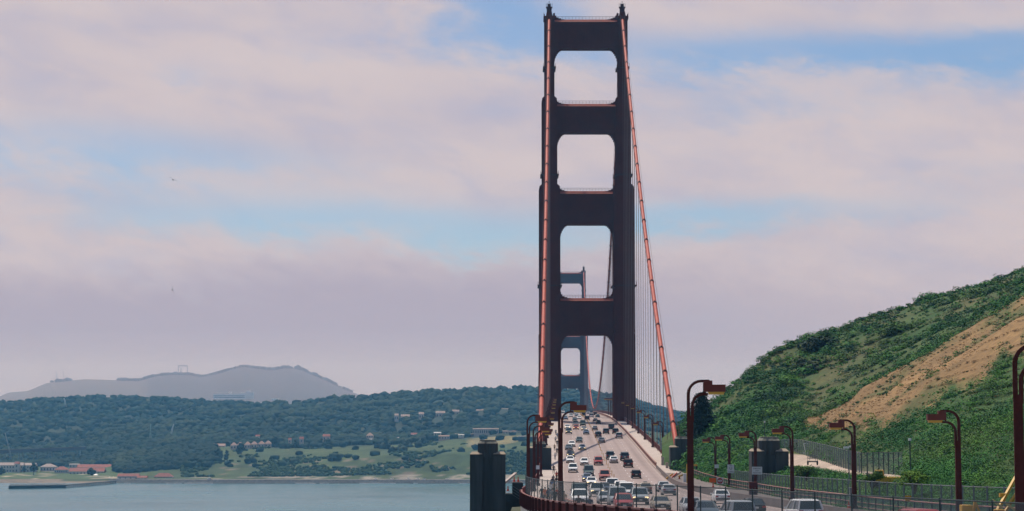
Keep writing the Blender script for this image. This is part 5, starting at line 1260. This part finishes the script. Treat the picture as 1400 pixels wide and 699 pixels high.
# parked flatbed trailer on the track
b = pix(1111, 636, 262); r = empty('parked_trailer', b, -.3, 'small dark trailer with a wire cage parked on the dirt track', 'trailer')
m = MB(); m.box((0, 0, .45), (1.1, 1.8, .12)); m.build('bed', TRIM, r); m = MB()
for x in (-.5, .5):
    for y in (-.85, .85): m.bar((x, y, .5), (x, y, 1.25), .05)
for z in (.9, 1.25): m.bar((-.5, -.85, z), (.5, -.85, z), .05); m.bar((-.5, .85, z), (.5, .85, z), .05); m.bar((-.5, -.85, z), (-.5, .85, z), .05); m.bar((.5, -.85, z), (.5, .85, z), .05)
m.build('cage', STEEL, r)
for s in (-1, 1): m = MB(); m.tube([(s*.55, 0, .3), (s*.7, 0, .3)], .3, 12); m.build('wheel', BLACK, r)
# a yellow utility truck showing over the fence
b = pix(1211, 668, 190); r = empty('utility_truck', b, 1.35, 'small yellow utility truck behind the fence beside the bright bush', 'truck')
m = MB(); m.box((0, .9, .95), (1.7, 1.5, .7)); m.box((0, .6, 1.5), (1.5, .9, .5), taper=.85); m.build('cab', YELLOW, r); m = MB(); m.box((0, -.9, .85), (1.8, 2.0, .5)); m.build('bed', YELLOW, r); m = MB(); m.box((0, .62, 1.5), (1.54, .7, .3)); m.build('windows', GLASS, r)
for s in (-1, 1):
    for y in (-1.1, 1.1): m = MB(); m.tube([(s*.75, y, .4), (s*.95, y, .4)], .4, 14); m.build('wheel', BLACK, r)
b = pix(1362, 693, 132); b.z = zc(132) + .1; r = empty('boom_lift', b, 0, 'yellow boom machine with two raised arms behind the fence at the right edge', 'boom lift')
top = pix(1389, 652, 134) - b; t2 = pix(1396, 666, 134) - b
m = MB(); m.bar((-.1, 0, .9), top, .16, .2); m.build('arm', YELLOW, r); m = MB(); m.bar((.42, 0, .9), t2, .16, .2); m.build('arm', YELLOW, r)
m = MB(); m.box((.25, 0, .45), (1.5, 1.1, .9)); m.build('chassis', YELLOW, r); m = MB(); m.box((.1, -.1, 1.0), (.7, .7, .5)); m.build('turret', YELLOW, r)
for a, c in (((1357, 684), (1371, 695)), ((1374, 687), (1387, 697))):
    m = MB(); m.bar(pix(*a, 130) - b, pix(*c, 130) - b, .09, .14); m.build('strut', M('cream_yellow', (.62, .46, .16), .5, .1), r)
q = (pix(1369, 680, 133) - b).lerp(top, .1); m = MB(); m.box(q, (.45, .3, .25)); m.build('cylinder_joint', YELLOW, r)
for x in (-.35, .85):
    for y in (-.55, .55): m = MB(); m.tube([(x, y - .12, .32), (x, y + .12, .32)], .32, 14); m.build('wheel', BLACK, r)
b = pix(1330, 694, 131); b.z = zc(131) + .1; r = empty('digger', b, 0, 'small yellow digger by the lamp post at the lower right', 'digger')
zt = zpix(687, 131) - b.z; m = MB(); m.box((-.45, 0, zt * .45), (.7, .8, zt * .9)); m.build('cab', YELLOW, r); m = MB(); m.bar((0, 0, zt * .4), (.15, 0, zt + .05), .16); m.bar((.15, 0, zt + .05), (.65, 0, zt * .35), .14); m.build('arm', YELLOW, r); m = MB(); m.box((.75, 0, zt * .2), (.4, .5, .3)); m.build('bucket', YELLOW, r); m = MB(); m.box((-.3, 0, .18), (1.4, 1.0, .36)); m.build('track', TRIM, r)
# the platform and stair left of the railing
PL = pix(697, 668, 290); r = empty('side_platform', (PL.x, 290, zc(290) - 9), 0, 'dark steel service platform between the lone pylon and the railing', 'platform')
zt = zpix(660, 290) - r.location.z
m = MB(); m.box((1.15, 1, zt/2), (1.6, 5, zt)); m.box((-.75, 0, (zt - 1.6)/2), (2.2, 4, zt - 1.6)); m.build('housing', M('dark_steel', (.03, .035, .038), .7, .2), r)
m = MB(); m.box((1.1, -1.2, zt + .08), (1.5, .5, .16)); m.box((-.75, -1.7, zt - 1.52), (2.0, .4, .14)); m.build('edge_slab', CONC_PALE, r)
m = MB()
for k in range(4): m.bar((.2, -1.6, zt - .3 - .42 * k), (1.9, -1.6, zt - 1.4 - .42 * k), .05)
m.build('stair_rail', STEEL, r)
for k, (px, py, Y, lab) in enumerate(((703, 659, 289, 'red orange cone on the dark service platform, left of two'), (708.5, 659, 289, 'red orange cone on the dark service platform, right of two'), (694.5, 671.5, 289, 'red orange cone low beside the lone pylon'))):
    p = pix(px, py, Y); cone(p.x, Y, p.z, lab)
m = MB(); p = pix(697, 657, 300); m.bar(p + Vector((-.9, 0, -.4)), p + Vector((.9, 6, .9)), .4, .3); tag(m.build('sloping_coping', CONC_PALE), 'pale sloping concrete coping beside the lone pylon', 'coping')

# ---------------------------------------------------------------- the far shore: buildings, wharf, viaduct
REDROOF = M('red_tile_roof', (.30, .105, .075), .85, .2, .2); WALLW = M('pale_wall', (.58, .52, .47), .85, .1, .1); WALLP = M('pinkish_wall', (.62, .47, .40), .85, .1, .1); WIN = M('dark_window', (.05, .06, .07), .4, .1); GREYROOF = M('grey_roof', (.30, .28, .27), .8, .1, .2)
def house(px, pyb, Y, w, d, h, roof_h, label, wall=WALLW, roof=REDROOF, nwin=4, rows=1, rz=0.0, name='far_building', hip=False, cat='building', group=None):
    b = pix(px, pyb, Y); r = empty(name, b, rz, label, cat, group); m = MB(); m.box((0, d/2, h/2 - 1), (w, d, h + 2)); m.build('wall', wall, r)
    m = MB(); i = d/2 if hip else 0
    m.add([(-w/2-.5, -.5, h), (w/2+.5, -.5, h), (w/2+.5, d+.5, h), (-w/2-.5, d+.5, h), (-w/2+min(i, w*.4), d/2, h+roof_h), (w/2-min(i, w*.4), d/2, h+roof_h)], [(0, 1, 5, 4), (2, 3, 4, 5), (1, 2, 5), (3, 0, 4), (3, 2, 1, 0)]); m.build('roof', roof, r)
    for q in range(rows):
        for k in range(nwin):
            x = -w/2 + w*(k+.5)/nwin; z = h*(q+.5)/rows; m = MB(); m.box((x, -.04, z), (min(1.6, w/nwin*.45), .16, h/rows*.45)); m.build('window', WIN, r)
    return r
house(14, 646.5, 2640, 34, 12, 10, 3.5, 'long white barracks with two rows of windows at the left edge', nwin=9, rows=2, roof=M('buff_roof', (.34, .28, .25), .8, .1))
house(22.5, 646.7, 2632, 6, 6, 12, 3, 'taller gabled front wing of the white barracks', nwin=1, rows=2)
house(40, 646.5, 2645, 16, 12, 10, 3, 'white barracks wing right of the palm-like tree', nwin=4, rows=2, roof=M('buff_roof_two', (.36, .30, .27), .8, .1))
house(65, 645, 2660, 20, 14, 6.5, 4, 'low pale house with hipped buff roof between the barracks and red roofed halls', roof=M('buff_roof_three', (.34, .27, .24), .8, .1), hip=True, nwin=5)
house(83, 647, 2620, 17, 12, 4.5, 4.2, 'small red roofed building left of the long red hall', hip=True, nwin=6)
house(118, 650, 2590, 46, 14, 5.0, 4.5, 'long red roofed hall nearest the lawn', nwin=10); house(128, 644.5, 2720, 46, 14, 5.2, 4.2, 'second long red roofed hall behind the nearest one', nwin=10)
house(101, 640, 2790, 14, 10, 5, 1, 'small pale flat building behind the red halls', roof=GREYROOF, nwin=3)
house(175, 657.5, 2415, 26, 9, 5.5, 3.2, 'cream building with red roof on the sea wall, leftmost of three', nwin=4); house(194, 658, 2410, 12, 8, 4.2, 2.2, 'small low red roofed shed between the two sea wall buildings', nwin=3); house(223, 657, 2420, 22, 10, 4.6, 4.2, 'white house with hipped red roof on the sea wall', hip=True, nwin=6)
GH = 'row of gabled houses on the far bluff'
for i, px in enumerate((319, 328, 338, 347, 357, 366)):
    house(px, 614.5 - i * .5, 2760 + i * 2, 8.2, 9, 5.5, 4.2, f'pale gabled house with buff roof, {NTH[i]} from the left in the row on the bluff', WALLP, M(f'buff_gable_{i}', (.36, .24, .20), .85, .1), 2, 1, hip=True, group=GH)
house(296, 613, 2800, 24, 9, 3.5, 3, 'long low buff roofed building left of the gabled row', WALLP, M('buff_low', (.38, .26, .21), .85, .1), 5)
house(372, 617.5, 2720, 46, 1.5, 2.2, .3, 'pale retaining wall with parked cars under the gabled row', WALLW, GREYROOF, 0, name='retaining_wall', cat='wall')
house(352, 601, 2900, 6, 6, 5, 2, 'small white gable among the trees above the row', nwin=1); house(352, 604.5, 2890, 7, 4, 2, .6, 'low white shed under the small white gable', nwin=1)
house(446, 603, 2800, 10, 8, 6.5, 3, 'pinkish square house among the trees', WALLP, nwin=2); house(412, 606, 2790, 5.5, 6, 6, 3, 'narrow pale house left of the pinkish square one', WALLP, nwin=1); house(396, 606, 2800, 4, 6, 5, 2.5, 'tiny pale gable beside the narrow tree', WALLP, nwin=1)
house(505.5, 599, 2850, 10, 9, 3.5, 4, 'pavilion with pointed buff roof above the grassy bluff', WALLP, M('buff_point', (.38, .27, .22), .85, .1), 3, hip=True); house(514, 602.6, 2830, 19, 5, 2.2, .5, 'long white flat roofed building under the pavilion', WALLW, M('white_roof', (.6, .58, .56), .7, .05), 6)
house(541, 600, 2840, 9, 5, 1.8, .4, 'thin white flat building right of the lone tree', WALLW, M('white_roof_two', (.6, .58, .56), .7, .05), 3); house(566, 598, 2850, 9, 6, 4, 2.5, 'small white gabled house above the bushy trees', nwin=2)
house(598, 596, 2750, 10, 6, 4, 1.2, 'small white roofed building left of the brown shed', roof=M('white_roof_three', (.6, .58, .56), .7, .05), nwin=2); house(607, 601, 2720, 15, 6, 4.4, 1.6, 'long brown buff shed on the grassy rise', WALLP, M('brown_roof', (.30, .20, .16), .85, .1), 4); house(601, 611.5, 2640, 13, 4, 2.2, .7, 'pale concrete bunker in the grass', CONC, CONC, 1)
house(630.5, 597, 2700, 8, 4, 2.4, .6, 'white truck-like hut beside the car park', roof=WHITE, nwin=1)
r = house(664, 594.5, 2750, 36, 10, 8.4, .6, 'long buff building with a row of tall windows behind the lone pylon', WALLP, M('buff_flat', (.42, .32, .27), .85, .1), 12); house(700, 595.5, 2740, 26, 10, 6, .6, 'lower buff building joined to the right of the tall windowed one', WALLP, M('buff_flat_two', (.40, .30, .25), .85, .1), 7)
house(635, 596.5, 2730, 26, 5, 3, .5, 'low dark car park wall left of the tall windowed building', M('dark_brown', (.11, .09, .09), .85, .1), GREYROOF, 0)
house(722, 603, 2600, 26, 8, 6, .5, 'dark blue grey retaining building at the bridge approach', M('slate_wall', (.06, .075, .09), .8, .1), GREYROOF, 0)
for px, py, w, lab in ((542, 575, 6, 'small white house on the wooded slope, left of the wide one'), (554, 576, 14, 'wide white house half hidden in the wooded slope'), (576, 573, 8, 'pinkish gabled house on the wooded slope'), (602, 571.5, 15, 'long pink roofed house on the wooded slope'), (623, 569.5, 11, 'pale house on the wooded slope right of the pink roofed one'), (659, 569, 18, 'long pale stepped house high on the wooded slope'), (690, 568, 19, 'pale terrace climbing the wooded slope nearest the cable')):
    house(px, py, 3180, w, 6, 8, 3, lab, WALLP, M('slope_roof', (.45, .34, .29), .8, .1), max(2, int(w / 4)), name='hillside_house')
b = pix(318, 545, 6150); r = empty('hospital_building', b, 0, 'long pale flat topped building on the slope below the foggy hill', 'building')
m = MB(); m.box((-10, 0, 6), (100, 14, 16)); m.box((45, 4, 9), (40, 14, 20)); m.box((-8, 4, 18), (10, 8, 8)); m.box((48, 6, 22), (12, 8, 6)); m.build('wall', M('bright_wall', (.85, .76, .72), .8, .05), r); m = MB(); m.box((-10, -7.2, 8), (96, .4, 2)); m.box((-10, -7.2, 3), (96, .4, 2)); m.build('window', WIN, r)
house(376, 547, 6150, 24, 10, 5, .5, 'small pale flat building right of the long flat topped one', roof=WHITE, nwin=3)
# wharf
b = pix(88, 667, 2220); r = empty('timber_wharf', (b.x, b.y, 0), 0, 'dark timber wharf standing on piles in the bay', 'wharf')
A0 = pix(14, 660, 2190); A1 = pix(88, 660, 2215); A2 = pix(158, 660, 2370); o = Vector((b.x, b.y, 0))
f2 = lambda q, z: Vector((q.x, q.y, z)) - o
m = MB(); m.bar(f2(A0, 3.3), f2(A1, 3.3), 12, .8); m.bar(f2(A1, 3.3), f2(A2, 3.1), 4.5, .7); m.build('deck', M('wharf_timber', (.075, .07, .06), .9, .2, .1), r)
PILE = M('wharf_piles', (.045, .045, .042), .9, .2)
rest = MB()
for i in range(46):
    q = A0.lerp(A1, i / 45)
    for s in (-5, -2, 2, 5):
        m = MB() if s == -5 else rest; m.bar(f2(q, -1) + Vector((0, s, 0)), f2(q, 3.1) + Vector((0, s, 0)), .9)
        if m is not rest: m.build('pile', PILE, r)
for i in range(30):
    q = A1.lerp(A2, i / 29)
    for s in (-1.6, 1.6):
        m = MB() if s < 0 else rest; m.bar(f2(q, -1) + Vector((0, s, 0)), f2(q, 3.1) + Vector((0, s, 0)), .55)
        if m is not rest: m.build('pile', PILE, r)
tag(rest.build('pile_rest', PILE, r), kind='stuff'); m = MB()
for i in range(60): q = A0.lerp(A1, i / 59); m.bar(f2(q, 3.6) + Vector((0, random.uniform(-5, 5), 0)), f2(q, 3.6 + random.uniform(.8, 2.2)), .35)
m.build('rail_posts', M('wharf_rail', (.16, .14, .11), .9, .2), r)
# sea wall and its road
sw = [pix(p, 660, Y) for p, Y in ((150, 2396), (190, 2383), (260, 2376), (330, 2373), (460, 2372), (640, 2372), (760, 2364))]
m = MB(); m.loft([[Vector((q.x, q.y + a, z)) for a, z in ((-4, -1), (0, 3.2), (1.2, 4.6), (9, 4.6), (9, -1))] for q in sw]); tag(m.build('sea_wall', M('rip_rap', (.13, .13, .125), .95, .45, .35, bump=.4)), 'long dark stone sea wall along the far shore', 'sea wall')
m = MB(); m.strip([Vector((q.x, q.y + 1.3, 4.72)) for q in sw], [Vector((q.x, q.y + 8.9, 4.72)) for q in sw]); tag(m.build('shore_road', M('shore_road_surface', (.42, .37, .33), .9, .15, .05)), kind='structure')
m = MB()
for p0, p1 in ((172, 178), (229, 247), (253, 266), (268, 290), (405, 430), (438, 450), (494, 541), (566, 569), (630, 640)):
    for k in range(int((p1 - p0) * 1.4)):
        q = pix(random.uniform(p0, p1), 660, 2368.5 + random.uniform(-2, 2)); m.box((q.x, q.y, .25), (random.uniform(1.5, 5), random.uniform(1, 2.4), random.uniform(.3, .9)))
tag(m.build('surf', M('white_surf', (.72, .70, .70), .8, .1)), kind='stuff', label='white surf breaking along the sea wall')
for i, (px, lab) in enumerate(((286, 'white van parked on the shore road under the scrubby bluff'), (513, 'pale car on the shore road above the long surf'), (536, 'white car parked on the shore road right of the long surf'), (558, 'bright car parked on the shore road left of the pair'), (571, 'white car on the shore road, left of the close pair'), (580, 'silver car on the shore road, right of the close pair'), (611, 'small car on the shore road near the lone pylon'))):
    q = pix(px, 660, 2378); kind = 'van' if i == 0 else 'sedan'; o = bpy.data.objects.new('parked_car', car_parts(kind, 'white' if i != 5 else 'silver', False)['far']); COL.objects.link(o); o.location = (q.x, 2377.5, 4.74); o.rotation_euler.z = 1.57; tag(o, lab, 'van' if i == 0 else 'car', 'cars parked on the far shore road')
# viaduct on piers behind the beach
va, vb = pix(-60, 620, 2960), pix(118, 613, 3000); r = empty('road_viaduct', ((va.x + vb.x) / 2, 2980, 8), 0, 'dark elevated road viaduct on tall piers behind the white barracks', 'viaduct'); o = Vector(r.location)
VM = M('viaduct_steel', (.10, .07, .065), .8, .15, .1); m = MB(); m.bar(va - o, vb - o, 12, 5.5); m.build('deck', VM, r)
for i in range(9):
    q = va.lerp(vb, (i + .5) / 9); m = MB()
    for s in (-2.5, 2.5): m.bar(Vector((q.x + s, q.y - 2, 6)) - o, Vector((q.x + s, q.y - 2, q.z - 2)) - o, 1.3)
    m.bar(Vector((q.x - 2.5, q.y - 2, q.z - 8)) - o, Vector((q.x + 2.5, q.y - 2, q.z - 8)) - o, 1); m.build('pier', M('pier_concrete', (.26, .24, .22), .85, .1) if i == 0 else bpy.data.materials['pier_concrete'], r)
for px, py, w, h, lab in ((131, 651.5, 6, 3.2, 'small bright tent on the lawn by the round tree'), (150, 655, 5, 2.8, 'white party tent on the lawn, left of the pair'), (155, 655, 5, 2.8, 'white party tent on the lawn, right of the pair')):
    q = pix(px, py, 2460); r = empty('white_tent', q, 0, lab, 'tent', 'white tents on the lawn'); m = MB(); m.prism([(-w/2, -w/2), (w/2, -w/2), (w/2, w/2), (-w/2, w/2)], h * .5, h, top=[(-.2, -.2), (.2, -.2), (.2, .2), (-.2, .2)]); m.build('canopy', WHITE, r); m = MB()
    for s in (-1, 1):
        for t in (-1, 1): m.bar((s*w*.45, t*w*.45, -.5), (s*w*.45, t*w*.45, h*.55), .15)
    m.build('legs', STEEL, r)
for px0, py0, px1, py1, lab, mt in ((15, 619, 7, 592, 'tall leaning crane boom above the viaduct at the left edge', CONC), (234, 588, 237.5, 580, 'small white crane boom leaning right over the woods', WHITE), (205.5, 591, 206, 580, 'thin pale green crane mast in the woods', M('pale_green', (.25, .36, .34), .6, .05)), (90, 549, 87.5, 544.5, 'tiny white crane boom at the top of the left woods', WHITE)):
    Y = 2950 if px0 < 30 else 3000; q = pix(px0, py0, Y); r = empty('crane_boom', q, 0, lab, 'crane', 'construction cranes across the bay'); e = pix(px1, py1, Y) - q; m = MB()
    for s in (-.8, .8): m.bar((s, 0, -6), e + Vector((s * .5, 0, 0)), .5)
    for k in range(9): m.bar(Vector((-.8, 0, 0)).lerp(e, k / 9), Vector((.8, 0, 0)).lerp(e, (k + 1) / 9), .35)
    m.build('lattice_boom', mt, r); m = MB(); m.box((0, 0, -7), (3, 3, 3)); m.build('cab', STEEL, r)
# masts on the foggy skyline
MASTM = M('foggy_mast', (.22, .20, .22), .7, .05)
for px, hp, lab in ((76.5, 506, 'thin radio mast on the foggy hill, left of two'), (86.5, 507, 'thin radio mast on the foggy hill, right of two')):
    b = pix(px, 524, 8000); o = MB().tube([(0, 0, -12), (0, 0, zpix(hp, 8000) - b.z)], [1.6, .8], 6).build('radio_mast', MASTM); o.location = b; tag(o, lab, 'mast', 'radio masts in the fog')
b = pix(250, 513, 8200); r = empty('broadcast_tower', b, 0, 'three legged broadcast tower fading up into the fog', 'tower'); e = pix(244, 500, 8200) - b; e2 = pix(256.5, 500, 8200) - b; e3 = pix(247.6, 503, 8230) - b
for q in (e, e2, e3): m = MB(); m.bar(Vector((q.x * .98, q.y, -25)), q, 2.4); m.build('leg', MASTM, r)
m = MB(); m.bar(Vector((e.x, e.y, e.z - 1)), Vector((e2.x, e2.y, e2.z - 1)), 3.5); m.build('crossbar', MASTM, r)
# two gulls
for px, py, tilt, lab in ((236.5, 246, .5, 'gull gliding high in the left sky'), (235.5, 396.5, 1.3, 'gull banking low in front of the grey cloud bank')):
    p = pix(px, py, 420); m = MB()
    m.tube([(0, -.30, 0), (0, -.1, 0), (0, .12, 0), (0, .26, .02)], [.02, .09, .08, .03], 8)
    for s in (-1, 1): m.add([(0, .08, .03), (s*.35, .12, .16), (s*.75, -.02, .06), (s*.36, -.06, .15), (0, -.10, .03), (0, .08, .01), (s*.35, .12, .14), (s*.75, -.02, .05), (s*.36, -.06, .13), (0, -.10, .01)], [(0, 1, 3, 4), (1, 2, 3), (9, 8, 6, 5), (8, 7, 6), (0, 5, 6, 1), (1, 6, 7, 2), (2, 7, 8, 3), (3, 8, 9, 4)])
    o = m.build('gull', M('gull_feathers', (.10, .10, .11), .8, .1) if px > 236 else bpy.data.materials['gull_feathers']); o.location = p; o.rotation_euler = (.2, tilt, .4); o.scale = (1.6, 1.6, 1.6); tag(o, lab, 'bird', 'gulls in the sky')
